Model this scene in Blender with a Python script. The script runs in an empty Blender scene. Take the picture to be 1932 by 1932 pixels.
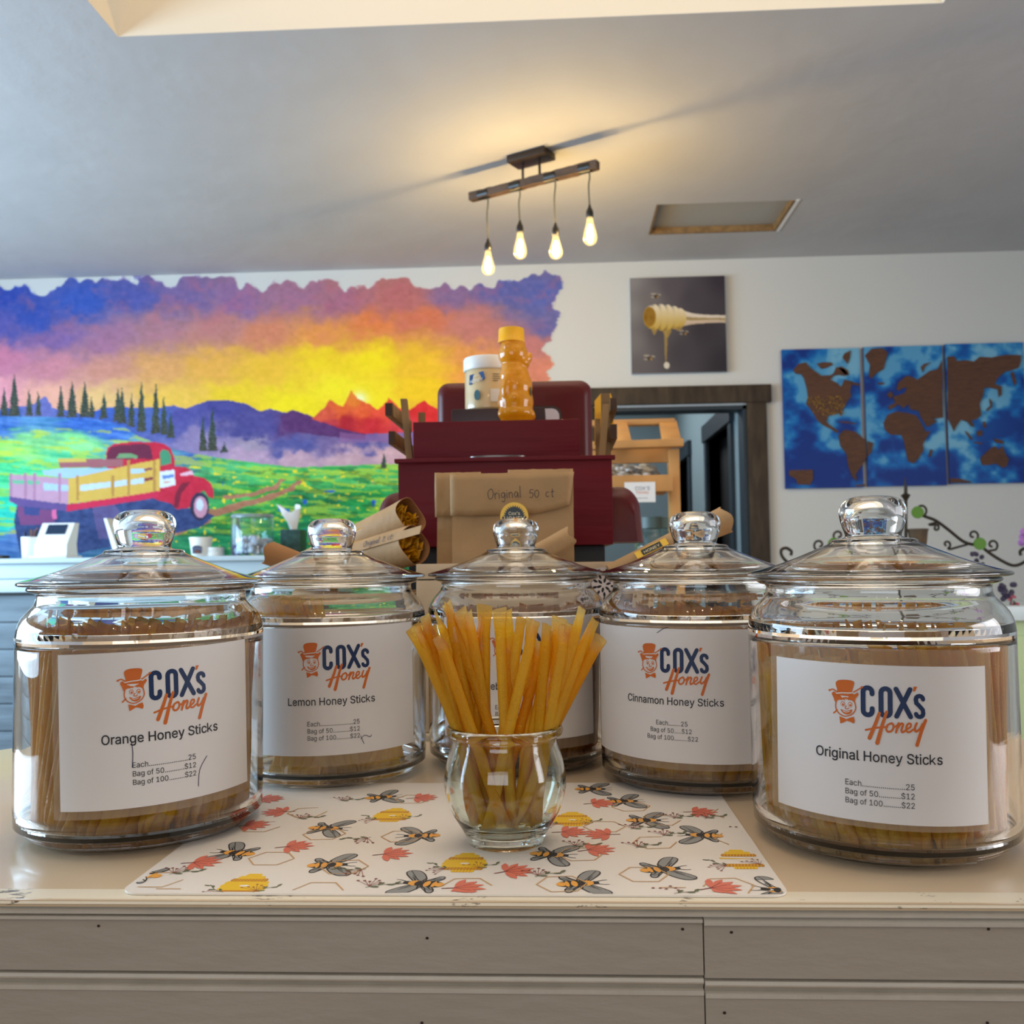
import bpy, bmesh, math, random
import numpy as np
from mathutils import Vector, Matrix, noise
from mathutils.geometry import tessellate_polygon

# ------------------------------------------------------------------ camera, world, lights, exposure
S = bpy.context.scene
C = S.collection
PI = math.pi
F = 1786.0                     # focal length in pixels of a 1932 px frame
CAM = Vector((0.0, 0.0, 1.21))
YAW, PITCH, ROLL = math.radians(2.8), math.radians(3.01), math.radians(-0.75)
RM = Matrix.Rotation(YAW, 3, 'Z') @ Matrix.Rotation(PI / 2 + PITCH, 3, 'X') @ Matrix.Rotation(ROLL, 3, 'Z')
cd = bpy.data.cameras.new('camera')
cam = bpy.data.objects.new('camera', cd)
C.objects.link(cam)
cam.matrix_world = Matrix.Translation(CAM) @ RM.to_4x4()
cd.sensor_width = 36.0
cd.lens = 36.0 * F / 1932.0
cd.clip_start = 0.02
cd.clip_end = 100
cd.dof.use_dof = True
cd.dof.focus_distance = 0.74
cd.dof.aperture_fstop = 14.0
S.camera = cam

S.render.engine = 'CYCLES'
cy = S.cycles
cy.max_bounces = 20
cy.diffuse_bounces = 4
cy.glossy_bounces = 5
cy.transmission_bounces = 14
cy.transparent_max_bounces = 48
cy.sample_clamp_indirect = 6.0
cy.caustics_reflective = False
cy.caustics_refractive = True
cy.blur_glossy = 0.5
cy.use_denoising = True
cy.use_adaptive_sampling = True
cy.adaptive_threshold = 0.02
S.view_settings.view_transform = 'Standard'
S.view_settings.look = 'None'
S.view_settings.exposure = 0.12
S.view_settings.gamma = 1.0
S.view_settings.use_curve_mapping = False

W = bpy.data.worlds.new('world')
S.world = W
W.use_nodes = True
W.node_tree.nodes['Background'].inputs[0].default_value = (0.62, 0.78, 1.0, 1)
W.node_tree.nodes['Background'].inputs[1].default_value = 1.0

XL, XR, YF, YB, ZC = -4.2, 3.4, -3.4, 5.0, 2.80      # room shell

def area(name, loc, rot, sx, sy, power, color, spread=PI):
    d = bpy.data.lights.new(name, 'AREA')
    d.shape = 'RECTANGLE'; d.size = sx; d.size_y = sy
    d.energy = power; d.color = color; d.spread = spread
    o = bpy.data.objects.new(name, d); C.objects.link(o)
    o.location = loc; o.rotation_euler = rot
    o['kind'] = 'helper'
    return o
# daylight through the windows (each lamp fills a window opening of the shell)
area('window_daylight', (XL + 0.04, 1.9, 1.55), (0, -PI / 2, 0), 1.5, 3.4, 235, (0.52, 0.76, 1.0))
area('front_window_daylight', (-0.9, YF + 0.04, 1.75), (PI / 2, 0, 0), 3.0, 1.3, 22, (0.90, 0.94, 1.0))
area('side_window_daylight', (XR - 0.04, 0.4, 1.6), (0, PI / 2, 0), 1.4, 2.0, 46, (0.98, 0.97, 1.0))
area('skylight_daylight', (-0.1, 1.45, 3.62), (0, 0, 0), 1.9, 2.2, 21, (1.0, 0.82, 0.68))
area('hall_lamp', (0.2, 6.6, 2.66), (0, 0, 0), 0.7, 1.6, 24, (0.90, 0.95, 1.0))
for i in range(4):                      # a second bulb lamp hanging behind the photographer
    d = bpy.data.lights.new('bulb_light', 'POINT'); d.energy = 2.2; d.color = (1.0, 0.72, 0.42); d.shadow_soft_size = 0.03
    o = bpy.data.objects.new('bulb_light', d); C.objects.link(o); o.location = (-0.5 + 0.3 * i, -0.9 + 0.12 * i, 2.3 + 0.05 * (i % 2)); o['kind'] = 'helper'
# ------------------------------------------------------------------ helpers
def ray(px, py):
    return RM @ Vector(((px - 966) / F, -(py - 966) / F, -1.0))
def at(px, py, Y):                       # point of the plane y = Y seen at a pixel of the photograph
    d = ray(px, py); return CAM + d * (Y / d.y)
def onz(px, py, z):
    d = ray(px, py); return CAM + d * ((z - CAM.z) / d.z)
def loc(px, py, Z):
    return CAM + ray(px, py) * Z
def proj(P):                             # numpy (n,3) -> pixel coordinates
    R = np.array(RM); q = (P - np.array(CAM)) @ R
    return 966 + F * q[:, 0] / -q[:, 2], 966 - F * q[:, 1] / -q[:, 2]
def lin(c):
    return tuple(((v / 255) / 12.92 if v / 255 <= 0.04045 else ((v / 255 + 0.055) / 1.055) ** 2.4) for v in c)
def nlin(a):
    a = np.clip(a / 255.0, 0, 1); return np.where(a <= 0.04045, a / 12.92, ((a + 0.055) / 1.055) ** 2.4)

def newmat(name):
    m = bpy.data.materials.new(name); m.use_nodes = True
    nt = m.node_tree; b = nt.nodes['Principled BSDF']
    return m, nt, b
def pmat(name, rgb, rough=0.5, metal=0.0, var=0.0, vscale=8.0, vrgb=None, bump=0.0, bscale=40.0, stretch=(1, 1, 1), coat=0.0, spec=0.5, emit=None, estr=0.0, detail=4.0, sub=0.0, trans=0.0):
    m, nt, b = newmat(name); N = nt.nodes; L = nt.links
    b.inputs['Base Color'].default_value = (*lin(rgb), 1)
    b.inputs['Roughness'].default_value = rough
    b.inputs['Metallic'].default_value = metal
    b.inputs['Coat Weight'].default_value = coat
    b.inputs['Specular IOR Level'].default_value = spec
    b.inputs['Transmission Weight'].default_value = trans
    if sub:
        b.inputs['Subsurface Weight'].default_value = sub; b.inputs['Subsurface Scale'].default_value = 0.01
    if emit:
        b.inputs['Emission Color'].default_value = (*lin(emit), 1); b.inputs['Emission Strength'].default_value = estr
    if var or bump:
        tc = N.new('ShaderNodeTexCoord'); mp = N.new('ShaderNodeMapping')
        mp.inputs['Scale'].default_value = stretch
        L.new(tc.outputs['Object'], mp.inputs[0])
    if var:
        n = N.new('ShaderNodeTexNoise'); n.inputs['Scale'].default_value = vscale; n.inputs['Detail'].default_value = detail
        L.new(mp.outputs[0], n.inputs['Vector'])
        r = N.new('ShaderNodeValToRGB'); r.color_ramp.elements[0].position = 0.35; r.color_ramp.elements[1].position = 0.65
        a = lin(rgb); v = lin(vrgb) if vrgb else tuple(x * (1 - var) for x in a)
        if vrgb: v = tuple(a[i] * (1 - var) + v[i] * var for i in range(3))
        r.color_ramp.elements[0].color = (*v, 1); r.color_ramp.elements[1].color = (*a, 1)
        L.new(n.outputs['Fac'], r.inputs[0]); L.new(r.outputs[0], b.inputs['Base Color'])
    if bump:
        n2 = N.new('ShaderNodeTexNoise'); n2.inputs['Scale'].default_value = bscale; n2.inputs['Detail'].default_value = 6
        L.new(mp.outputs[0], n2.inputs['Vector'])
        bp = N.new('ShaderNodeBump'); bp.inputs['Strength'].default_value = bump; bp.inputs['Distance'].default_value = 0.01
        L.new(n2.outputs['Fac'], bp.inputs['Height']); L.new(bp.outputs[0], b.inputs['Normal'])
    return m
def attrmat(name, rough=0.6, bump=0.0, bscale=60):
    m, nt, b = newmat(name)
    a = nt.nodes.new('ShaderNodeAttribute'); a.attribute_name = 'paint'
    nt.links.new(a.outputs['Color'], b.inputs['Base Color']); b.inputs['Roughness'].default_value = rough
    b.inputs['Specular IOR Level'].default_value = 0.3
    if bump:
        n2 = nt.nodes.new('ShaderNodeTexNoise'); n2.inputs['Scale'].default_value = bscale
        bp = nt.nodes.new('ShaderNodeBump'); bp.inputs['Strength'].default_value = bump; bp.inputs['Distance'].default_value = 0.005
        nt.links.new(n2.outputs['Fac'], bp.inputs['Height']); nt.links.new(bp.outputs[0], b.inputs['Normal'])
    return m
def thin_glass(name, tint=(0.985, 0.99, 0.985), edge=(0.72, 0.80, 0.78), ior=1.5, wave=0.0, emit=None):
    """clear container glass as a surface: light passes straight, reflects by Fresnel, darkens where the path through the wall is long"""
    m = bpy.data.materials.new(name); m.use_nodes = True; nt = m.node_tree; N = nt.nodes; L = nt.links; N.clear()
    out = N.new('ShaderNodeOutputMaterial'); mix = N.new('ShaderNodeMixShader'); tr = N.new('ShaderNodeBsdfTransparent'); gl = N.new('ShaderNodeBsdfGlossy')
    gl.inputs['Roughness'].default_value = 0.02; gl.inputs['Color'].default_value = (1, 1, 1, 1)
    fr = N.new('ShaderNodeFresnel'); ge = N.new('ShaderNodeNewGeometry'); mi = N.new('ShaderNodeMapRange')   # same reflectance from either side of the surface
    mi.inputs['To Min'].default_value = ior; mi.inputs['To Max'].default_value = 1 / ior; L.new(ge.outputs['Backfacing'], mi.inputs['Value']); L.new(mi.outputs[0], fr.inputs['IOR'])
    lw = N.new('ShaderNodeLayerWeight'); lw.inputs['Blend'].default_value = 0.22
    mc = N.new('ShaderNodeMix'); mc.data_type = 'RGBA'
    mc.inputs['A'].default_value = (*tint, 1); mc.inputs['B'].default_value = (*edge, 1)
    L.new(lw.outputs['Facing'], mc.inputs['Factor']); L.new(mc.outputs['Result'], tr.inputs[0])
    L.new(fr.outputs[0], mix.inputs[0]); L.new(tr.outputs[0], mix.inputs[1]); L.new(gl.outputs[0], mix.inputs[2])
    if wave:
        tc = N.new('ShaderNodeTexCoord'); n = N.new('ShaderNodeTexNoise'); n.inputs['Scale'].default_value = 28; n.inputs['Detail'].default_value = 1
        bp = N.new('ShaderNodeBump'); bp.inputs['Strength'].default_value = wave; bp.inputs['Distance'].default_value = 0.01
        L.new(tc.outputs['Object'], n.inputs['Vector']); L.new(n.outputs['Fac'], bp.inputs['Height'])
        L.new(bp.outputs[0], gl.inputs['Normal']); L.new(bp.outputs[0], fr.inputs['Normal'])
    sh = mix.outputs[0]
    if emit:
        e = N.new('ShaderNodeEmission'); e.inputs[0].default_value = (*emit[0], 1); e.inputs[1].default_value = emit[1]
        ad = N.new('ShaderNodeAddShader'); L.new(sh, ad.inputs[0]); L.new(e.outputs[0], ad.inputs[1]); sh = ad.outputs[0]
    L.new(sh, out.inputs[0])
    return m
def solid_glass(name, color=(0.97, 0.985, 0.98), rough=0.0, wave=0.0, ior=1.5):
    m, nt, b = newmat(name)
    b.inputs['Base Color'].default_value = (*color, 1); b.inputs['Roughness'].default_value = rough
    b.inputs['Transmission Weight'].default_value = 1.0; b.inputs['IOR'].default_value = ior
    if wave:
        tc = nt.nodes.new('ShaderNodeTexCoord'); n = nt.nodes.new('ShaderNodeTexNoise'); n.inputs['Scale'].default_value = 22; n.inputs['Detail'].default_value = 1
        bp = nt.nodes.new('ShaderNodeBump'); bp.inputs['Strength'].default_value = wave; bp.inputs['Distance'].default_value = 0.01
        nt.links.new(tc.outputs['Object'], n.inputs['Vector']); nt.links.new(n.outputs['Fac'], bp.inputs['Height']); nt.links.new(bp.outputs[0], b.inputs['Normal'])
    return m

# ---- mesh making
def link(name, me, mats, parent=None, smooth=True, locv=None):
    o = bpy.data.objects.new(name, me); C.objects.link(o)
    for m in (mats if isinstance(mats, (list, tuple)) else [mats]):
        if m is not None: me.materials.append(m)
    if smooth: me.polygons.foreach_set('use_smooth', [True] * len(me.polygons))
    if parent: o.parent = parent
    if locv is not None: o.location = locv
    return o
def sharp(me, deg=35):
    me.set_sharp_from_angle(angle=math.radians(deg))
class MB:
    def __init__(s): s.v = []; s.f = []; s.m = []
    def add(s, v, f, mi=0):
        k = len(s.v); s.v += [tuple(p) for p in v]; s.f += [tuple(i + k for i in q) for q in f]; s.m += [mi] * len(f); return s
    def box(s, x0, x1, y0, y1, z0, z1, mi=0, b=0.0, M=None):
        if b > 0:
            bm = bmesh.new(); bmesh.ops.create_cube(bm, size=1)
            for v in bm.verts: v.co = Vector(((x0 + x1) / 2 + v.co.x * (x1 - x0), (y0 + y1) / 2 + v.co.y * (y1 - y0), (z0 + z1) / 2 + v.co.z * (z1 - z0)))
            bmesh.ops.bevel(bm, geom=bm.edges[:], offset=b, segments=2, affect='EDGES', profile=0.6)
            bm.verts.index_update()
            vs = [v.co.copy() for v in bm.verts]; fs = [[v.index for v in f.verts] for f in bm.faces]; bm.free()
        else:
            vs = [Vector((x, y, z)) for z in (z0, z1) for y in (y0, y1) for x in (x0, x1)]
            fs = [(0, 2, 3, 1), (4, 5, 7, 6), (0, 1, 5, 4), (2, 6, 7, 3), (0, 4, 6, 2), (1, 3, 7, 5)]
        if M is not None: vs = [M @ v for v in vs]
        return s.add(vs, fs, mi)
    def lathe(s, prof, n=64, mi=0, M=None, closed=False, wob=None):
        vs = []; fs = []
        for (r, z) in prof:
            for k in range(n):
                a = 2 * PI * k / n; vs.append(Vector((r * math.cos(a), r * math.sin(a), z)))
        m = len(prof); R = m if closed else m - 1
        for i in range(R):
            j = (i + 1) % m
            for k in range(n):
                k2 = (k + 1) % n; fs.append((i * n + k, i * n + k2, j * n + k2, j * n + k))
        if M is not None: vs = [M @ v for v in vs]
        return s.add(vs, fs, mi)
    def tube(s, pts, r, n=8, mi=0, cap=True):
        pts = [Vector(p) for p in pts]; rs = r if isinstance(r, (list, tuple)) else [r] * len(pts)
        vs = []; fs = []; up = None
        for i, p in enumerate(pts):
            t = (pts[min(i + 1, len(pts) - 1)] - pts[max(i - 1, 0)]).normalized()
            if up is None:
                up = Vector((0, 0, 1)) if abs(t.z) < 0.9 else Vector((1, 0, 0))
            up = (up - t * up.dot(t)).normalized(); w = t.cross(up)
            for k in range(n):
                a = 2 * PI * k / n; vs.append(p + (up * math.cos(a) + w * math.sin(a)) * rs[i])
        for i in range(len(pts) - 1):
            for k in range(n):
                k2 = (k + 1) % n; fs.append((i * n + k, i * n + k2, (i + 1) * n + k2, (i + 1) * n + k))
        if cap: fs.append(tuple(range(n))[::-1]); fs.append(tuple((len(pts) - 1) * n + k for k in range(n)))
        return s.add(vs, fs, mi)
    def ell(s, c, r, n=20, mi=0, M=None):
        vs = []; fs = []; h = n // 2
        for i in range(h + 1):
            t = PI * i / h
            for k in range(n):
                a = 2 * PI * k / n
                v = Vector((r[0] * math.sin(t) * math.cos(a), r[1] * math.sin(t) * math.sin(a), r[2] * math.cos(t)))
                if M is not None: v = M @ v
                vs.append(Vector(c) + v)
        for i in range(h):
            for k in range(n):
                k2 = (k + 1) % n; fs.append((i * n + k, (i + 1) * n + k, (i + 1) * n + k2, i * n + k2))
        return s.add(vs, fs, mi)
    def prism(s, poly, off, mi=0, smi=None):
        """poly: list of Vector (planar), off: Vector thickness"""
        poly = [Vector(p) for p in poly]; off = Vector(off); n = len(poly)
        vs = poly + [p + off for p in poly]
        tr = tessellate_polygon([poly])
        fs = [tuple(t) for t in tr]; s.add(vs, fs, mi)
        k = len(s.v) - 2 * n
        s.f += [tuple(k + n + i for i in reversed(t)) for t in tr]; s.m += [mi] * len(tr)
        for i in range(n):
            j = (i + 1) % n; s.f.append((k + i, k + j, k + n + j, k + n + i)); s.m.append(mi if smi is None else smi)
        return s
    def mesh(s, name, merge=0.0, recalc=False):
        me = bpy.data.meshes.new(name); me.from_pydata(s.v, [], s.f)
        if any(s.m): me.polygons.foreach_set('material_index', s.m)
        if merge or recalc:
            bm = bmesh.new(); bm.from_mesh(me)
            if merge: bmesh.ops.remove_doubles(bm, verts=bm.verts[:], dist=merge)
            if recalc: bmesh.ops.recalc_face_normals(bm, faces=bm.faces[:])
            bm.to_mesh(me); bm.free()
        me.update(); return me
    def obj(s, name, mats, parent=None, smooth=True, ang=35, merge=1e-6, recalc=True, locv=None):
        me = s.mesh(name, merge, recalc); o = link(name, me, mats, parent, smooth, locv)
        if smooth and ang: sharp(me, ang)
        return o
def thing(name, label, cat, locv=(0, 0, 0), rz=0.0, group=None):
    o = bpy.data.objects.new(name, None); C.objects.link(o); o.empty_display_size = 0.02
    o.location = locv; o.rotation_euler = (0, 0, rz); o['label'] = label; o['category'] = cat
    if group: o['group'] = group
    return o
def tag(o, label, cat, group=None, kind=None):
    o['label'] = label; o['category'] = cat
    if group: o['group'] = group
    if kind: o['kind'] = kind
    return o
def struct(o): o['kind'] = 'structure'; return o
def stuff(o): o['kind'] = 'stuff'; return o
def shift(o, p):
    """move a mesh object's origin to p, keeping its geometry in place (no parent)"""
    p = Vector(p); o.data.transform(Matrix.Translation(-p)); o.location = p; return o

def smoothline(pts, k=6, closed=False):
    """Catmull-Rom"""
    P = [Vector(p) for p in pts]; n = len(P); out = []
    rng = n if closed else n - 1
    for i in range(rng):
        p0 = P[(i - 1) % n] if closed or i > 0 else P[0]; p1 = P[i]; p2 = P[(i + 1) % n]
        p3 = P[(i + 2) % n] if closed or i + 2 < n else P[-1]
        for j in range(k):
            t = j / k
            out.append(0.5 * ((2 * p1) + (p2 - p0) * t + (2 * p0 - 5 * p1 + 4 * p2 - p3) * t * t + (3 * p1 - p0 - 3 * p2 + p3) * t ** 3))
    if not closed: out.append(P[-1])
    return out

try:      # a plain sans face that ships with Blender; the built-in face otherwise
    SANS = bpy.data.fonts.load(bpy.utils.system_resource('DATAFILES') + '/fonts/Inter.woff2')
except Exception:
    SANS = None
# ---- flat print: shapes in 2-D laid on a surface through mapf(u, v, lift)
class Art:
    def __init__(s, seg=0): s.v = []; s.f = []; s.m = []; s.n = 0; s.seg = seg; s.ys = 1.0
    def tri(s, pts, tris, mi, layer=None):
        if layer is None: s.n += 1; layer = s.n
        k = len(s.v); s.v += [(p[0], p[1], layer) for p in pts]; s.f += [tuple(i + k for i in t) for t in tris]; s.m += [mi] * len(tris)
    def poly(s, pts, mi, layer=None):
        P = [Vector((p[0], p[1], 0)) for p in pts]
        s.tri(pts, tessellate_polygon([P]), mi, layer)
    def ell(s, cx, cy, rx, ry, mi, layer=None, n=20, rot=0):
        c, d = math.cos(rot), math.sin(rot)
        s.poly([(cx + rx * math.cos(t) * c - ry * math.sin(t) * d, cy + rx * math.cos(t) * d + ry * math.sin(t) * c) for t in [2 * PI * i / n for i in range(n)]], mi, layer)
    def line(s, pts, w, mi, layer=None, closed=False, round_=True, sm=0):
        P = [Vector((p[0], p[1])) for p in pts]
        if sm: P = [Vector((q.x, q.y)) for q in smoothline([(p.x, p.y, 0) for p in P], sm, closed)]
        if s.seg and not sm:
            Q = []
            for i in range(len(P) if closed else len(P) - 1):
                a, b = P[i], P[(i + 1) % len(P)]; k = max(1, int((b - a).length / s.seg)); Q += [a + (b - a) * (j / k) for j in range(k)]
            if not closed: Q.append(P[-1])
            P = Q
        n = len(P); w0 = w if isinstance(w, (list, tuple)) else None
        if n < 2: return
        L = []; R = []
        for i, p in enumerate(P):
            a = P[(i - 1) % n] if closed or i else p; b = P[(i + 1) % n] if closed or i < n - 1 else p
            t = (b - a); t = t.normalized() if t.length > 1e-9 else Vector((1, 0)); nn = Vector((-t.y, t.x))
            if i and (i < n - 1 or closed):
                d1 = (p - a).normalized(); c = abs(nn.dot(Vector((-d1.y, d1.x)))); k = 1 / max(c, 0.5)
            else: k = 1
            ww = (w0[0] + (w0[1] - w0[0]) * i / (n - 1) if w0 else w) * 0.5 * k
            L.append(p + nn * ww); R.append(p - nn * ww)
        s.n += 1; layer = s.n if layer is None else layer
        pts2 = L + R; tr = []
        for i in range(n if closed else n - 1):
            j = (i + 1) % n; tr += [(i, j, n + j, n + i)]
        s.tri(pts2, tr, mi, layer)
        if round_ and not closed:
            for q, ww in ((P[0], w0[0] if w0 else w), (P[-1], w0[1] if w0 else w)):
                s.ell(q.x, q.y, ww / 2, ww / 2, mi, layer, 8)
    def _glyphs(s, txt, size, align, shear, bold):
        cu = bpy.data.curves.new('t', 'FONT'); cu.body = txt; cu.size = size; cu.align_x = align; cu.resolution_u = 3; cu.shear = shear; cu.offset = bold
        if SANS: cu.font = SANS
        o = bpy.data.objects.new('t', cu); C.objects.link(o)
        bpy.context.view_layer.update()
        me = bpy.data.meshes.new_from_object(o.evaluated_get(bpy.context.evaluated_depsgraph_get()))
        V = [(v.co.x, v.co.y) for v in me.vertices]; T = [tuple(p.vertices) for p in me.polygons]
        bpy.data.objects.remove(o); bpy.data.curves.remove(cu); bpy.data.meshes.remove(me); return V, T
    def text(s, txt, x, y, size, mi, align='LEFT', width=None, shear=0.0, bold=0.0, rot=0.0):
        if not txt: return
        kk = txt.find('k') if SANS else -1           # this face's k does not fill cleanly: draw that letter as strokes
        V, T = s._glyphs(txt.replace('k', 'h') if kk >= 0 else txt, size, align, shear, bold)
        xs = [v[0] for v in V]; k = width / (max(xs) - min(xs)) if width else 1.0; c, d = math.cos(rot), math.sin(rot)
        V = [(a, b * s.ys) for a, b in V]
        W2 = lambda a, b: (x + a * k * c - b * k * d, y + a * k * d + b * k * c)
        if kk >= 0:
            pre = s._glyphs(txt[:kk], size, 'LEFT', shear, bold)[0]; suf = s._glyphs(txt[kk + 1:], size, 'LEFT', shear, bold)[0]
            xa = min(xs) + max(v[0] for v in pre) - min(v[0] for v in pre); xb = max(xs) - (max(v[0] for v in suf) - min(v[0] for v in suf))
            inside = [xa < sum(V[i][0] for i in t) / len(t) < xb - size * .02 for t in T]
            h = max(V[i][1] for t, q in zip(T, inside) if q for i in t); T = [t for t, q in zip(T, inside) if not q]
            x1 = xa + (xb - xa) * .16; w = h * k * .125
            s.line([W2(x1, 0), W2(x1, h)], w, mi, round_=False); s.line([W2(x1 + h * .03, h * .26), W2(x1 + h * .47, h * .70)], w * .95, mi, round_=False); s.line([W2(x1 + h * .17, h * .42), W2(x1 + h * .50, h * .01)], w * .95, mi, round_=False)
        s.n += 1; s.tri([W2(*v) for v in V], T, mi, s.n)
    def build(s, name, mapf, mats, parent=None, lift=2.5e-5, base=1.5e-4):
        v = [tuple(mapf(a, b, base + l * lift)) for a, b, l in s.v]
        me = bpy.data.meshes.new(name); me.from_pydata(v, [], s.f); me.polygons.foreach_set('material_index', s.m); me.update()
        return link(name, me, mats, parent, smooth=False)

def raster(name, P00, P10, P01, nx, ny, painter, m, parent=None):
    """a painted sheet: grid from P00 along P10 and P01, coloured by painter(px, py) in photograph coordinates of the sheet's own place"""
    P00, P10, P01 = map(np.array, (P00, P10, P01))
    u, v = np.meshgrid(np.linspace(0, 1, nx), np.linspace(0, 1, ny))
    P = P00 + u.reshape(-1, 1) * (P10 - P00) + v.reshape(-1, 1) * (P01 - P00)
    X, Y = proj(P)
    col, keep = painter(X, Y)
    i = np.arange(nx * ny).reshape(ny, nx)
    q = np.stack([i[:-1, :-1], i[:-1, 1:], i[1:, 1:], i[1:, :-1]], -1).reshape(-1, 4)
    if keep is not None:
        q = q[keep[q].all(axis=1)]
        used = np.unique(q); mp = np.zeros(nx * ny, int); mp[used] = np.arange(len(used)); P = P[used]; col = col[used]; q = mp[q]
    me = bpy.data.meshes.new(name)
    me.vertices.add(len(P)); me.vertices.foreach_set('co', P.astype(np.float32).ravel())
    me.loops.add(q.size); me.loops.foreach_set('vertex_index', q.ravel().astype(np.int32))
    me.polygons.add(len(q)); me.polygons.foreach_set('loop_start', np.arange(0, q.size, 4, dtype=np.int32))
    me.update(calc_edges=True)
    ca = me.color_attributes.new('paint', 'FLOAT_COLOR', 'POINT')
    rgba = np.ones((len(P), 4), np.float32); rgba[:, :3] = nlin(col); ca.data.foreach_set('color', rgba.ravel())
    return link(name, me, m, parent, smooth=False)

RNG = np.random.RandomState(7)
_NG = RNG.rand(12, 256, 256)
def vn(x, y, seed=0):
    """value noise, numpy"""
    g = _NG[seed % 12]; xi = np.floor(x).astype(int); yi = np.floor(y).astype(int); fx = x - xi; fy = y - yi
    fx = fx * fx * (3 - 2 * fx); fy = fy * fy * (3 - 2 * fy)
    a = g[xi % 256, yi % 256]; b = g[(xi + 1) % 256, yi % 256]; c = g[xi % 256, (yi + 1) % 256]; d = g[(xi + 1) % 256, (yi + 1) % 256]
    return (a * (1 - fx) + b * fx) * (1 - fy) + (c * (1 - fx) + d * fx) * fy
def fbm(x, y, seed=0, o=4):
    s = 0; a = 0.5
    for i in range(o): s = s + a * vn(x * 2 ** i + 17.3 * i, y * 2 ** i + 9.1 * i, seed + i); a *= 0.5
    return s / (1 - 0.5 ** o)
def idw(x, y, pts, p=3.0, sx=1.0, sy=1.0):
    num = 0; den = 0
    for (a, b, c) in pts:
        w = 1 / (((x - a) * sx) ** 2 + ((y - b) * sy) ** 2 + 60) ** (p / 2)
        num = num + w[:, None] * np.array(c, float); den = den + w
    return num / den[:, None]
def inpoly(x, y, poly):
    r = np.zeros(len(x), bool); n = len(poly); j = n - 1
    for i in range(n):
        xi, yi = poly[i]; xj, yj = poly[j]
        if yi != yj: r ^= ((yi > y) != (yj > y)) & (x < (xj - xi) * (y - yi) / (yj - yi) + xi)
        j = i
    return r
# ------------------------------------------------------------------ materials
M = {}
M['wall'] = pmat('wall_paint', (214, 211, 204), 0.85, bump=0.12, bscale=90)
M['frontwall'] = pmat('brown_panel_wall', (120, 100, 82), 0.8, var=.2, vscale=4, stretch=(6, 1, .4))  # unseen wall; invented dark brown keeps reflections in the jar glass low
M['ceil'] = pmat('ceiling_plaster', (192, 190, 190), 0.8, var=0.05, vscale=3, bump=0.42, bscale=8, stretch=(1, 1, 1))
M['well'] = pmat('skylight_paint', (236, 226, 205), 0.8)
M['floor'] = pmat('floor_wood', (150, 112, 76), 0.45, var=0.35, vscale=5, stretch=(1, 8, 1))
M['hall'] = pmat('hall_paint', (132, 152, 158), 0.85)
M['darktrim'] = pmat('dark_stained_trim', (78, 64, 50), 0.6, spec=.25, var=0.5, vscale=9, stretch=(3, 1, 0.6), bump=0.15, bscale=30)
M['hallframe'] = pmat('hall_door_frame', (32, 45, 54), 0.5)
M['black'] = pmat('black_paint', (12, 11, 12), 0.5)
M['darkdoor'] = pmat('dark_door', (22, 20, 22), 0.5)  # near-black colour holds the shade inside the hall doorways
M['white'] = pmat('white_plastic', (235, 235, 232), 0.35)
M['iron'] = pmat('bronze_iron', (62, 54, 44), 0.5, metal=0.6, bump=0.1, bscale=80)
M['brownmetal'] = pmat('dark_bronze', (52, 40, 32), 0.45, metal=0.4)

# ------------------------------------------------------------------ room shell
def wallmesh(name, rects, plane, thick, m):
    b = MB()
    for (a0, a1, z0, z1) in rects:
        if plane[0] == 'y': b.box(a0, a1, min(plane[1], plane[1] + thick), max(plane[1], plane[1] + thick), z0, z1)
        else: b.box(min(plane[1], plane[1] + thick), max(plane[1], plane[1] + thick), a0, a1, z0, z1)
    return struct(b.obj(name, m, smooth=False))
dR = at(1411, 900, YB).x; dL = at(1122, 900, YB).x; dT = at(1300, 767, YB).z
wb = wallmesh('wall_back', [(XL, dL, 0, ZC), (dR, XR, 0, ZC), (dL, dR, dT, ZC)], ('y', YB), 0.12, M['wall'])
wallmesh('wall_left', [(YF, 0.2, 0, ZC), (3.6, YB, 0, ZC), (0.2, 3.6, 0, 0.8), (0.2, 3.6, 2.3, ZC)], ('x', XL), -0.12, M['wall'])
wallmesh('wall_right', [(YF, -0.6, 0, ZC), (1.4, YB, 0, ZC), (-0.6, 1.4, 0, 0.9), (-0.6, 1.4, 2.3, ZC)], ('x', XR), 0.12, M['wall'])
wallmesh('wall_front', [(XL, -2.4, 0, ZC), (0.6, XR, 0, ZC), (-2.4, 0.6, 0, 1.1), (-2.4, 0.6, 2.4, ZC)], ('y', YF), -0.12, M['frontwall'])
struct(MB().box(XL - .12, XR + .12, YF - .12, 8.3, -0.1, 0).obj('floor', M['floor'], smooth=False))
# windows: frame with bars in each opening (outside the frame of the photograph)
def window(name, plane, pos, a0, a1, z0, z1):
    b = MB(); t = 0.03
    def bar(p0, p1, q0, q1):
        if plane == 'x': b.box(pos - t, pos + t, p0, p1, q0, q1)
        else: b.box(p0, p1, pos - t, pos + t, q0, q1)
    bar(a0, a1, z0, z0 + .05); bar(a0, a1, z1 - .05, z1); bar(a0, a0 + .05, z0, z1); bar(a1 - .05, a1, z0, z1)
    n = 3
    for i in range(1, n): x = a0 + (a1 - a0) * i / n; bar(x - .025, x + .025, z0, z1)
    bar(a0, a1, (z0 + z1) / 2 - .015, (z0 + z1) / 2 + .015)
    return struct(b.obj(name, M['white'], smooth=False))
window('window_1', 'x', XL - .05, 0.2, 3.6, 0.8, 2.3)
window('window_2', 'x', XR + .05, -0.6, 1.4, 0.9, 2.3)
window('window_3', 'y', YF - .05, -2.4, 0.6, 1.1, 2.4)

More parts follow.
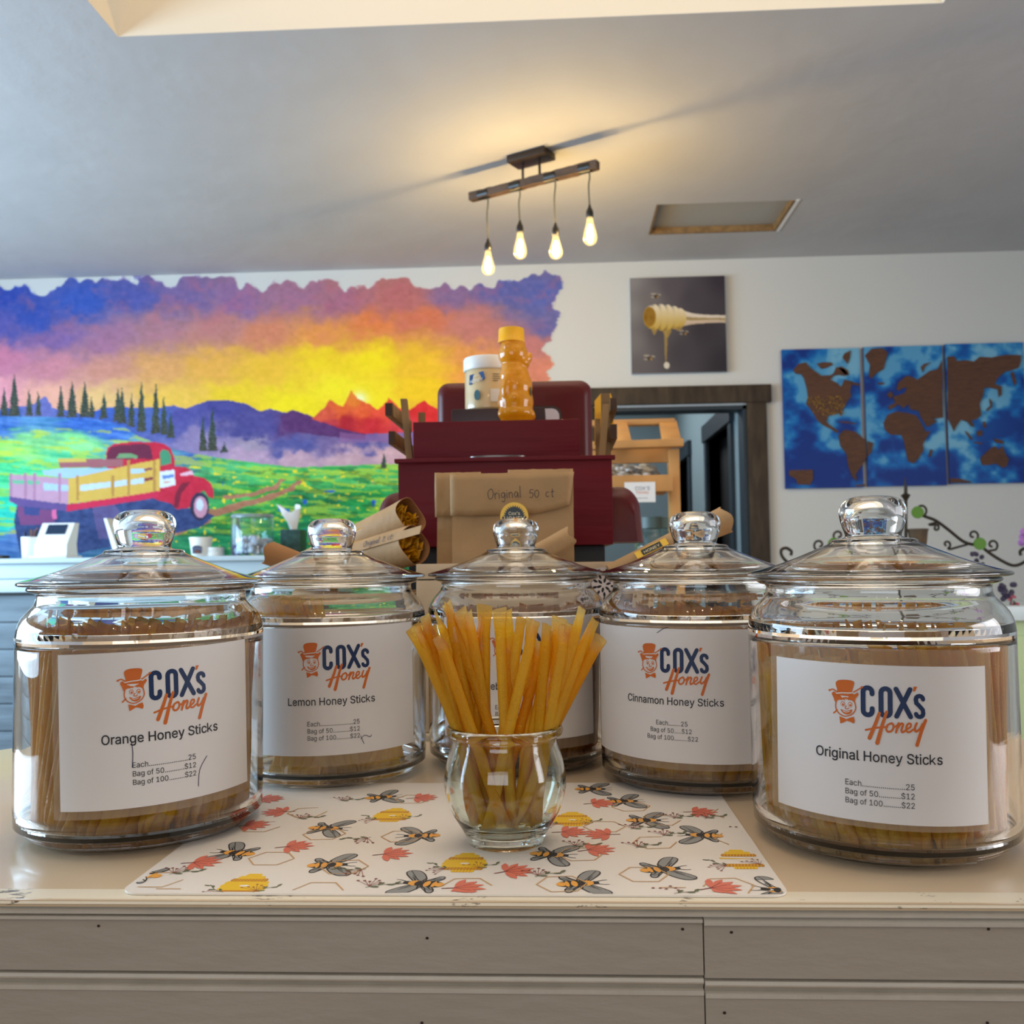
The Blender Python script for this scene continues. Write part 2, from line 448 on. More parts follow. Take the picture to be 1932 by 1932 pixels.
# ceiling with a skylight well and an attic hatch
sL = onz(220, 66, ZC); sR = onz(1776, 10, ZC); sY = (sL.y + sR.y) / 2; sN = 0.35
h1 = onz(1240, 386, ZC); h2 = onz(1498, 378, ZC); h3 = onz(1467, 436, ZC); h4 = onz(1223, 442, ZC)
hx0, hx1 = (h1.x + h4.x) / 2, (h2.x + h3.x) / 2; hy0, hy1 = (h1.y + h2.y) / 2, (h3.y + h4.y) / 2
b = MB()
gx = sorted([XL, sL.x, hx0, hx1, sR.x, XR]); gy = sorted([YF, sN, sY, hy0, hy1, YB])
for i in range(5):
    for j in range(5):
        mx, my = (gx[i] + gx[i + 1]) / 2, (gy[j] + gy[j + 1]) / 2
        if (sL.x < mx < sR.x and sN < my < sY) or (hx0 < mx < hx1 and hy0 < my < hy1): continue
        b.box(gx[i], gx[i + 1], gy[j], gy[j + 1], ZC, ZC + .03)
ceil = struct(b.obj('ceiling', M['ceil'], smooth=False))
b = MB(); zt = 3.7; sp = 0.06
q = [(sL.x, sN), (sR.x, sN), (sR.x, sY), (sL.x, sY)]; q2 = [(sL.x + .35, sN + .1), (sR.x - .35, sN + .1), (sR.x - .35, sY - sp), (sL.x + .35, sY - sp)]
vs = [(x, y, ZC + .001) for x, y in q] + [(x, y, zt) for x, y in q2]
b.add(vs, [(0, 1, 5, 4), (1, 2, 6, 5), (2, 3, 7, 6), (3, 0, 4, 7), (4, 5, 6, 7)])
struct(b.obj('trim_1', M['well'], smooth=False))['label'] = 'cream skylight well'
ht = bpy.data.objects.new('trim_2', None); C.objects.link(ht); struct(ht)
M['rawwood'] = pmat('raw_edge_wood', (150, 116, 72), 0.7, var=0.4, vscale=30)
M['hatch'] = pmat('hatch_panel', (172, 170, 164), 0.7)
b = MB()
for r in ((hx0 + .001, hx1 - .001, hy1 - .014, hy1 - .001), (hx1 - .014, hx1 - .001, hy0 + .001, hy1 - .015), (hx0 + .001, hx0 + .008, hy0 + .001, hy1 - .015)): b.box(*r, ZC - .002, ZC + .029)
b.obj('hatch_frame', M['rawwood'], ht, smooth=False)
MB().box(hx0 - .03, hx1 + .03, hy0 - .03, hy1 + .03, ZC + .03, ZC + .045).obj('hatch_panel', M['hatch'], ht, smooth=False)
MB().box(hx1 + .001, hx1 + .016, hy0 - .01, hy1 + .002, ZC - .003, ZC).obj('hatch_edging', M['white'], ht, smooth=False)

# doorway in the back wall: stained boards round the opening, the hall behind
dw = bpy.data.objects.new('door_1', None); C.objects.link(dw); struct(dw)
hz0, hz1 = at(1300, 763, YB).z, at(1300, 730, YB).z
cR = at(1448, 900, YB).x
MB().box(dL - .10, at(1453, 730, YB).x, YB - .035, YB + .0, hz0, hz1, b=.004).obj('header_board', M['darktrim'], dw)
MB().box(dR, cR, YB - .028, YB + .0, 0, hz0, b=.004).obj('side_board', M['darktrim'], dw)
MB().box(dL - .085, dL, YB - .028, YB + .0, 0, hz0, b=.004).obj('side_board', M['darktrim'], dw)
b = MB(); b.box(dR - .02, dR, YB - .01, YB + .13, 0, dT); b.box(dL, dL + .02, YB - .01, YB + .13, 0, dT); b.box(dL, dR, YB - .01, YB + .13, dT - .02, dT)
b.obj('jamb', M['hallframe'], dw, smooth=False)
hxr = dR - .005; HY = 8.1
dA = (5.42, 6.22); dB = (7.12, 7.86)
wallmesh('wall_hall_side', [(YB + .12, dA[0], 0, 2.7), (dA[1], dB[0], 0, 2.7), (dB[1], HY, 0, 2.7), (dA[0], dA[1], 1.98, 2.7), (dB[0], dB[1], 1.98, 2.7)], ('x', hxr), 0.1, M['hall'])
wallmesh('wall_hall_end', [(-1.4, hxr + .1, 0, 2.7)], ('y', HY), 0.1, M['hall'])
wallmesh('wall_hall_far', [(YB + .12, HY, 0, 2.7)], ('x', -1.3), -0.1, M['hall'])
struct(MB().box(-1.4, hxr + .1, YB + .12, HY + .1, 2.7, 2.75).obj('ceiling_hall', M['hall'], smooth=False))
for k, (y0, y1) in enumerate((dA, dB)):
    d = bpy.data.objects.new('door_%d' % (k + 2), None); C.objects.link(d); struct(d)
    b = MB(); x = hxr
    b.box(x - .02, x + .1, y0 - .09, y0, 0, 1.98); b.box(x - .02, x + .1, y1, y1 + .09, 0, 1.98); b.box(x - .03, x + .1, y0 - .11, y1 + .11, 1.98, 2.09)
    b.obj('door_frame', M['hallframe'], d, smooth=False)
    MB().box(x + .07, x + .1, y0, y1, 0, 1.98, b=.003).obj('door_leaf', M['darkdoor'], d)  # dark panel stands in for the unlit room behind an open doorway
    MB().ell((x + .04, y0 + .07, 1.0 + .75 * (k == 0)), (.025, .025, .025), 12).obj('door_handle', pmat('steel_knob', (190, 190, 190), .25, metal=1), d)

# ------------------------------------------------------------------ mural on the back wall
SKY = [(0, 560, (48, 72, 165)), (60, 600, (55, 78, 165)), (150, 570, (55, 85, 172)), (250, 560, (85, 88, 160)), (350, 560, (125, 100, 150)), (450, 570, (145, 105, 150)), (560, 560, (165, 112, 140)), (650, 570, (172, 108, 130)), (750, 560, (190, 110, 108)), (850, 560, (140, 108, 150)), (950, 550, (95, 100, 170)), (1030, 560, (95, 105, 180)), (1045, 620, (105, 105, 168)), (1000, 650, (195, 122, 118)), (1030, 700, (220, 135, 110)),
       (0, 620, (90, 85, 160)), (100, 640, (130, 95, 150)), (200, 640, (168, 112, 140)), (300, 620, (178, 120, 130)), (400, 620, (195, 125, 118)), (500, 630, (218, 132, 98)), (600, 635, (238, 150, 75)), (700, 610, (232, 130, 70)), (800, 600, (218, 120, 85)), (900, 620, (200, 125, 115)), (900, 680, (232, 152, 80)),
       (0, 680, (205, 120, 145)), (100, 690, (210, 130, 140)), (200, 690, (215, 142, 120)), (300, 690, (228, 160, 92)), (400, 690, (238, 172, 70)), (500, 695, (245, 190, 50)), (600, 680, (252, 215, 25)), (700, 680, (255, 225, 15)), (800, 690, (248, 195, 40)), (880, 720, (242, 160, 70)), (960, 740, (230, 140, 90)),
       (0, 740, (240, 155, 165)), (100, 745, (244, 172, 145)), (200, 755, (240, 188, 118)), (330, 750, (244, 192, 75)), (450, 750, (245, 205, 35)), (550, 765, (252, 225, 15)), (640, 735, (255, 232, 30)), (700, 750, (255, 228, 25)), (800, 740, (252, 205, 25)), (860, 790, (240, 150, 60))]
MIST = [(340, 790, (82, 78, 150)), (420, 775, (72, 68, 140)), (500, 800, (80, 72, 140)), (400, 830, (150, 130, 170)), (470, 830, (170, 150, 170)), (460, 810, (75, 70, 135)), (560, 800, (95, 55, 110)), (560, 840, (85, 85, 150)), (620, 830, (120, 100, 150)), (700, 835, (90, 85, 150)), (650, 860, (205, 165, 175)), (560, 870, (200, 160, 175)), (470, 860, (190, 155, 180)), (740, 860, (215, 170, 175)), (740, 830, (120, 110, 160)), (300, 790, (80, 100, 170)), (200, 790, (60, 90, 175)), (60, 775, (110, 110, 175)), (0, 780, (60, 90, 160))]
GRS = [(0, 800, (60, 105, 175)), (80, 795, (70, 125, 170)), (150, 800, (50, 95, 175)), (220, 815, (55, 100, 180)), (60, 830, (125, 195, 120)), (150, 840, (120, 200, 120)), (20, 850, (150, 215, 95)), (0, 870, (60, 190, 120)), (120, 870, (80, 190, 130)), (230, 845, (90, 160, 150)), (300, 850, (80, 140, 150)), (340, 862, (60, 95, 160)), (30, 900, (70, 200, 130)), (400, 880, (70, 165, 95)), (420, 910, (45, 140, 75)), (500, 890, (60, 170, 85)), (500, 930, (60, 160, 60)), (600, 890, (70, 170, 80)), (700, 900, (60, 165, 85)), (600, 940, (30, 125, 65)), (700, 950, (25, 140, 60)), (650, 980, (20, 135, 65)), (560, 1000, (15, 130, 70)), (440, 990, (40, 150, 55)), (400, 1010, (20, 130, 75)), (10, 950, (20, 190, 150)), (15, 990, (30, 190, 165)), (0, 1020, (70, 110, 170)), (50, 1010, (90, 110, 170)), (200, 1000, (60, 90, 140)), (340, 1000, (40, 130, 80)), (650, 1040, (15, 120, 60))]
def P0(pts, dx=0, dy=0): return [(x + dx, y + dy) for x, y in pts]
def Z1(pts): return [(x * 0.28986, 480 + y * 0.28986) for x, y in pts]       # close-up coordinates -> photograph
TREES = [(8, 737, 785, 8), (27, 712, 785, 12), (55, 742, 785, 8), (72, 745, 785, 6), (115, 735, 786, 8), (136, 725, 787, 12), (160, 727, 787, 11), (173, 755, 787, 6), (196, 748, 790, 8), (222, 740, 795, 9), (230, 738, 800, 10), (248, 748, 805, 8), (267, 727, 815, 10), (294, 731, 818, 9), (309, 755, 820, 7), (322, 785, 826, 9), (383, 792, 851, 8), (401, 777, 852, 10), (423, 840, 854, 8), (724, 862, 884, 6)]
def mural_paint(X, Y):
    n1 = fbm(X / 26, Y / 20, 1) - .5; n2 = fbm(X / 26 + 40, Y / 20 + 9, 3) - .5
    n3 = fbm(X / 9, Y / 7, 5) - .5; n4 = fbm(X / 60, Y / 9, 2) - .5
    c = idw(X + n1 * 50, Y + n2 * 40, SKY, 3.2, .8, 1.5)
    c += n3[:, None] * np.array([26, 20, 24])
    hb = np.clip((n1 + n3 * .5) * 3, 0, 1)[:, None] * np.clip((690 - Y) / 120, 0, 1)[:, None]; c = c * (1 - .35 * hb) + np.array([190, 95, 110]) * .35 * hb
    d = np.hypot(X - 678, (Y - 752) * 1.2); g = np.exp(-(d / 16) ** 2)[:, None]; c = c * (1 - g) + np.array([255, 252, 190]) * g
    def put(mask, col): c[mask] = col if np.ndim(col) == 1 else col[mask]
    xs = X + n3 * 7; ys = Y + n1 * 5
    # far blue and purple hills
    mt = inpoly(xs, ys, [(-200, 770), (0, 772), (60, 765), (85, 748), (100, 770), (160, 782), (200, 768), (300, 770), (330, 764), (350, 772), (390, 757), (430, 755), (460, 760), (490, 776), (510, 771), (545, 782), (560, 775), (600, 790), (1300, 800), (1300, 940), (-200, 940)])
    mi = idw(X + n2 * 70, Y + n1 * 55, MIST, 4.0, .8, 1.6) + n3[:, None] * 30
    put(mt, mi)
    purp = inpoly(xs, ys, [(528, 786), (552, 774), (580, 782), (620, 800), (690, 815), (690, 830), (600, 822), (540, 812)]); put(purp, np.array([92, 48, 105]) + n3[:, None] * 24 * np.ones((1, 3)))
    red = inpoly(xs, ys, [(586, 790), (598, 780), (612, 768), (622, 754), (634, 762), (648, 766), (655, 750), (662, 736), (674, 752), (694, 762), (712, 774), (724, 764), (733, 750), (752, 768), (772, 774), (800, 755), (826, 772), (830, 812), (760, 815), (690, 820), (640, 808)])
    rc = idw(X + n1 * 30, Y + n2 * 24, [(610, 780, (225, 90, 60)), (640, 775, (235, 100, 40)), (663, 750, (240, 130, 40)), (690, 775, (238, 95, 45)), (650, 800, (180, 25, 40)), (700, 800, (205, 35, 45)), (735, 770, (240, 80, 50)), (760, 800, (215, 60, 70)), (800, 780, (225, 40, 40)), (620, 800, (190, 50, 60))], 4)
    put(red, rc + n3[:, None] * 30)
    ml = inpoly(xs, ys, [(640, 815), (700, 822), (760, 815), (830, 812), (830, 835), (640, 835)]); c[ml] = c[ml] * .4 + np.array([150, 100, 150]) * .6
    # meadow
    gr = inpoly(xs, Y + n3 * 5, [(-200, 788), (0, 785), (100, 787), (170, 790), (230, 803), (262, 824), (330, 848), (400, 862), (440, 868), (560, 882), (700, 876), (1300, 872), (1300, 1200), (-200, 1200)])
    gc = idw(X + n4 * 60, Y + n4 * 34 + n1 * 12, GRS, 4, .7, 1.8)
    st = fbm((X + Y * 1.2) / 55, (Y - X * .12) / 5.5, 4) - .5
    gc = gc * 1.06 + 8 + st[:, None] * np.array([90, 70, 50]) + n3[:, None] * 34
    yl = (fbm(X / 38, (Y - X * .05) / 6, 6) > .57) & (Y > 808) & (Y < 1010); gc[yl] = gc[yl] * .45 + np.array([215, 215, 50]) * .55
    fy = (vn(X / 9, Y / 4.5, 8) > .86) & (Y > 880) & (X > 330) & (vn(X / 60, Y / 25, 3) > .35); gc[fy] = (238, 218, 40)
    fb = (vn(X / 16, Y / 9, 9) > .93) & (Y > 900) & (X > 420); gc[fb] = (35, 95, 190)
    dk = (fbm(X / 30, Y / 9, 10) < .40) & (Y > 880) & (X > 330); gc[dk] = gc[dk] * .8
    put(gr, gc)
    for pth in ([(398, 962), (440, 950), (500, 935), (545, 920), (560, 906), (572, 908), (552, 926), (510, 944), (450, 962), (402, 975)], [(420, 935), (480, 928), (520, 915), (530, 904), (538, 906), (524, 922), (480, 935), (425, 941)], [(330, 975), (400, 960), (400, 985), (330, 1010)]):
        m = inpoly(X + n3 * 12, Y + n1 * 8, pth); put(m, np.array([178, 118, 88]) + n3[:, None] * 50)
    # conifers
    for (tx, ty, tb, w) in TREES:
        t = np.clip((Y - ty) / (tb - ty), 0, 1); saw = (0.62 + .38 * np.abs(((Y - ty) / 5.5) % 1 - .5) * 2)
        m = (np.abs(X - tx + n3 * 5) < (w * t ** .75 + 1.2) * saw) & (Y > ty - 6) & (Y < tb + n3 * 6)
        k = .35 + .3 * t[:, None]
        put(m, np.array([48, 72, 62]) + (vn(X / 3, Y / 3, 2)[:, None] - .5) * 40 + np.array([20, -5, -10]) * t[:, None])
    # truck, read from the close-up
    def T(pts, col, nz=10): m = inpoly(X + n3 * 2, Y + n1 * 2, Z1(pts)); put(m, np.array(col, float) + n3[:, None] * nz)
    T([(120, 1590), (700, 1640), (960, 1560), (1180, 1640), (1400, 1700), (1300, 1780), (300, 1990), (140, 1990), (90, 1740)], (52, 68, 118), 50)
    T([(600, 1650), (740, 1620), (800, 1700), (780, 1850), (640, 1850)], (96, 84, 132), 30)
    T([(690, 1340), (690, 1300), (700, 1260), (740, 1232), (840, 1220), (1010, 1222), (1075, 1235), (1115, 1270), (1135, 1330), (1140, 1380), (1210, 1388), (1250, 1408), (1262, 1440), (1330, 1455), (1375, 1490), (1392, 1545), (1390, 1590), (1355, 1575), (1330, 1535), (1290, 1560), (1255, 1600), (1235, 1650), (1150, 1660), (1110, 1620), (1030, 1600), (980, 1580), (700, 1400)], (206, 32, 62), 26)
    T([(695, 1300), (720, 1255), (780, 1240), (930, 1232), (975, 1245), (990, 1290), (992, 1330), (695, 1335)], (112, 30, 62))
    T([(755, 1325), (775, 1298), (850, 1296), (895, 1310), (892, 1328)], (120, 160, 110))
    T([(1040, 1290), (1060, 1272), (1095, 1278), (1112, 1310), (1115, 1360), (1045, 1375)], (75, 150, 110))
    T([(1170, 1430), (1250, 1405), (1262, 1432), (1180, 1440)], (240, 190, 205))
    T([(1020, 1415), (1135, 1402), (1142, 1500), (1025, 1525)], (232, 236, 246), 4)
    T([(1055, 1440), (1130, 1430), (1132, 1450), (1058, 1462)], (105, 140, 205)); T([(1065, 1480), (1110, 1474), (1112, 1482), (1066, 1490)], (225, 150, 90))
    T([(1140, 1560), (1180, 1490), (1240, 1480), (1180, 1560), (1160, 1650), (1130, 1650)], (130, 22, 50))
    for (ex, ey, rx, ry, col) in ((1300, 1640, 62, 92, (52, 40, 70)), (1305, 1645, 44, 70, (210, 150, 170)), (1300, 1630, 24, 38, (215, 225, 240))):
        m = ((X / .28986 - ex) / rx) ** 2 + (((Y - 480) / .28986 - ey) / ry) ** 2 < 1; put(m & (Y > 480 + 1540 * .28986), np.array(col, float) + n3[:, None] * 20)
    T([(375, 1335), (800, 1330), (800, 1385), (390, 1390)], (170, 100, 105)); T([(375, 1330), (560, 1330), (560, 1350), (378, 1355)], (225, 190, 90))
    T([(275, 1410), (420, 1390), (945, 1395), (945, 1420), (830, 1440), (445, 1455), (285, 1435)], (176, 205, 235))
    T([(60, 1430), (445, 1460), (445, 1625), (60, 1590)], (205, 155, 178)); T([(280, 1485), (495, 1510), (495, 1545), (285, 1535)], (182, 208, 240)); T([(75, 1465), (260, 1475), (255, 1500), (80, 1490)], (120, 190, 150))
    T([(445, 1460), (1040, 1330), (1040, 1545), (445, 1625)], (228, 182, 80))
    T([(525, 1500), (720, 1480), (720, 1515), (525, 1540)], (205, 222, 245)); T([(745, 1478), (825, 1468), (825, 1502), (745, 1515)], (205, 222, 245)); T([(850, 1468), (940, 1455), (940, 1488), (850, 1500)], (205, 222, 245)); T([(850, 1395), (942, 1395), (942, 1420), (850, 1430)], (190, 215, 240)); T([(940, 1395), (990, 1385), (990, 1400), (940, 1412)], (140, 70, 80)); T([(940, 1460), (995, 1450), (995, 1468), (940, 1480)], (140, 50, 60))
    for x in (505, 735, 838, 1005): T([(x - 9, 1340 if x > 800 else 1440), (x + 9, 1335 if x > 800 else 1435), (x + 9, 1600 - (x - 500) * .11), (x - 9, 1604 - (x - 500) * .11)], (196, 142, 66))
    for x in (70, 165, 225, 390): T([(x - 9, 1425), (x + 9, 1425), (x + 9, 1615), (x - 9, 1610)], (188, 132, 160))
    T([(60, 1575), (440, 1630), (440, 1672), (120, 1640), (60, 1600)], (105, 80, 140)); T([(435, 1630), (1035, 1540), (1035, 1580), (435, 1675)], (218, 38, 78))
    T([(110, 1640), (360, 1670), (350, 1760), (130, 1760)], (130, 70, 120)); T([(155, 1640), (260, 1650), (255, 1700), (160, 1695)], (62, 70, 130)); T([(335, 1665), (365, 1660), (370, 1725), (340, 1728)], (235, 110, 160), 4)
    # ragged painted edge
    top = 528 + 22 * (fbm(X / 44, Y / 60 + 3, 2, 3) - .5) * 2.6 + 12 * (vn(X / 15, Y / 30, 4) - .5) * 2 - 10 * np.exp(-((X - 1010) / 60) ** 2) + 12 * np.exp(-((X - 80) / 90) ** 2)
    rt = 1058 + 26 * (fbm(Y / 30 + 5, X * 0, 6) - .5) * 2 - 14 * np.clip((Y - 600) / 40, 0, 1) - 14 * np.clip((Y - 640) / 60, 0, 1)
    e1 = Y - top - n3 * 8; e2 = rt - X + n3 * 12
    e = np.minimum(e1, e2); k = np.clip(e / 4, 0, 1)[:, None]
    return c * k + np.array([226, 224, 220]) * (1 - k), e > -1
m_art = attrmat('wall_mural_paint', .7)
z0, z1 = at(500, 1120, YB).z, at(500, 490, YB).z; x0, x1 = at(-25, 900, YB).x, at(1085, 900, YB).x
x1 = min(x1, dL - .105)
mu = raster('mural', (x0, YB - .002, z1), (x1, YB - .002, z1), (x0, YB - .002, z0), 780, 430, mural_paint, m_art)
tag(mu, 'wall mural of a sunset over mountains with a red farm truck in a flowering meadow', 'mural')

# ------------------------------------------------------------------ pictures
def slab_picture(name, pxs, Y, th, painter, nx, ny, label, cat, side, group=None):
    tl, tr, bl = at(*pxs[0], Y), at(*pxs[1], Y), at(*pxs[2], Y)
    xa, xb = (tl.x + bl.x) / 2, tr.x; za, zb = (tl.z + tr.z) / 2, bl.z
    t = thing(name, label, cat, ((xa + xb) / 2, Y + th, (za + zb) / 2), group=group)
    o = MB().box(xa, xb, Y, Y + th, zb, za, b=.002).obj('canvas', side, t); o.data.transform(Matrix.Translation(-Vector(t.location)))
    p = raster('printed_face', (xa, Y - .0006, za), (xb, Y - .0006, za), (xa, Y - .0006, zb), nx, ny, painter, m_face, t); p.data.transform(Matrix.Translation(-Vector(t.location)))
    return t
m_face = attrmat('printed_canvas', .45)
def dipper(X, Y):
    zx = (X - 1100) / .20704; zy = (Y - 500) / .20704
    c = idw(zx, zy, [(440, 140, (140, 134, 132)), (430, 400, (135, 130, 128)), (450, 700, (118, 112, 112)), (460, 960, (98, 92, 94)), (620, 300, (118, 110, 110)), (800, 200, (92, 84, 88)), (1000, 300, (76, 68, 74)), (1280, 120, (58, 48, 56)), (1280, 900, (48, 42, 48)), (900, 800, (68, 62, 68)), (700, 600, (82, 76, 80)), (1100, 600, (58, 52, 58))], 2.5)
    n = fbm(zx / 60, zy / 60, 2) - .5
    def put(m, col): c[m] = np.array(col, float)
    # bees
    for (bx, by, s) in ((670, 285, 1), (925, 620, .9), (610, 850, 1.1)):
        for (dx, dy, rx, ry) in ((-28, -22, 26, 9), (20, -14, 22, 9), (-30, 8, 22, 7)):
            m = ((zx - bx - dx * s) / (rx * s)) ** 2 + ((zy - by - dy * s) / (ry * s)) ** 2 < 1; c[m] = c[m] * .4 + np.array([205, 190, 165]) * .6
        put(((zx - bx) / (24 * s)) ** 2 + ((zy - by) / (18 * s)) ** 2 < 1, (70, 60, 50)); put(((zx - bx - 10 * s) / (9 * s)) ** 2 + ((zy - by - 6) / (13 * s)) ** 2 < 1, (165, 125, 70))
    # handle
    hy0 = 440 + 50 * np.exp(-((1300 - zx) / 190)) * 0 + 18 - 60 * np.exp(-((zx - 890) / 90)); hy1 = 525 + 40 * np.exp(-((zx - 890) / 110))
    m = (zx > 880) & (zy > hy0) & (zy < hy1); t = np.clip((zy - hy0) / (hy1 - hy0), 0, 1)[:, None]
    sh = np.array([232, 216, 196]) * (1 - t) + np.array([205, 178, 150]) * t; sh = np.where(np.abs(t - .5) < .13, np.array([168, 140, 90]), sh); c[m] = sh[m]
    # head: rings
    for i, (cx, ry) in enumerate(((880, 88), (830, 105), (770, 118), (710, 122), (650, 118), (612, 105))):
        m = ((zx - cx) / 62) ** 2 + ((zy - 475 - (6 - i)) / ry) ** 2 < 1
        a = np.clip((zy - 475 + ry) / (2 * ry), 0, 1)[:, None]; ring = np.clip(np.abs((zx - cx) / 62 + .45) * 1.8, 0, 1)[:, None]
        col = np.array([238, 222, 196]) * (1 - a) * 1.0 + np.array([196, 158, 66]) * a; col = col * (.62 + .38 * ring); c[m] = col[m]
    put(((zx - 607) / 58) ** 2 + ((zy - 472) / 92) ** 2 < 1, (168, 124, 28)); m = ((zx - 607) / 48) ** 2 + ((zy - 472) / 80) ** 2 < 1; c[m] = np.array([150, 108, 30]) + n[m][:, None] * 60
    # drips
    for (dx, y0, y1, w) in ((650, 580, 635, 26), (765, 590, 660, 40), (755, 600, 905, 16), (870, 560, 600, 40)):
        m = (np.abs(zx - dx) < w * np.clip(1.25 - (zy - y0) / (y1 - y0), .35, 1)) & (zy > y0) & (zy < y1); c[m] = c[m] * .25 + np.array([176, 142, 72]) * .75
    m = ((zx - 763) / 26) ** 2 + ((zy - 915) / 30) ** 2 < 1; put(m, (215, 205, 185))
    return c, None
slab_picture('honey_dipper_canvas', ((1188, 527), (1367, 518), (1192, 705)), YB - .03, .03, dipper, 190, 200, 'square grey canvas print of a honey dipper dripping honey with three bees', 'picture', pmat('canvas_edge', (180, 190, 200), .7))
M['mapblue'] = pmat('map_board_edge', (25, 60, 130), .5)
def ocean(X, Y):
    n = fbm(X / 38, Y / 30, 3); n2 = fbm(X / 12, Y / 8, 7) - .5
    dk = np.array([4, 48, 128]); mid = np.array([6, 104, 178]); lt = np.array([120, 178, 205])
    b = np.clip((n - .36) * 3.0 + (850 - Y) / 420 - .12 + n2 * .35, 0, 1)
    b = b + .45 * np.exp(-(((X - 1800) / 90) ** 2 + ((Y - 800) / 50) ** 2)) + .5 * np.exp(-(((X - 1850) / 60) ** 2 + ((Y - 665) / 22) ** 2)) + .35 * np.exp(-(((X - 1595) / 25) ** 2 + ((Y - 680) / 45) ** 2)) - .4 * np.exp(-(((X - 1560) / 70) ** 2 + ((Y - 640) / 40) ** 2)) * (X < 1560)
    b = np.clip(b, 0, 1.15); t = np.clip(b * 1.7, 0, 1)[:, None]; u = np.clip((b - .6) * 1.8, 0, 1)[:, None]
    return (dk * (1 - t) + mid * t) * (1 - u) + lt * u, None
YM = YB - .02
panels = []
for (tl, tr, bl, name_) in (((1474, 661), (1621, 655), (1483, 922), 'west'), ((1629, 655), (1777, 651), (1638, 918), 'mid'), ((1783, 650), (1930, 645), (1792, 913), 'east')):
    lab = {'west': 'blue world map board with the Americas in brown wood', 'mid': 'blue world map board with Greenland, Europe and Africa in brown wood', 'east': 'blue world map board with Asia and Australia in brown wood'}[name_]
    panels.append(slab_picture('world_map_panel', (tl, tr, bl), YM, .019, ocean, 70, 120, lab, 'wall map', M['mapblue'], 'three boards of the world map'))
M['mapwood'] = pmat('map_walnut', (98, 58, 34), .6, var=.35, vscale=26, stretch=(1, 1, 5))
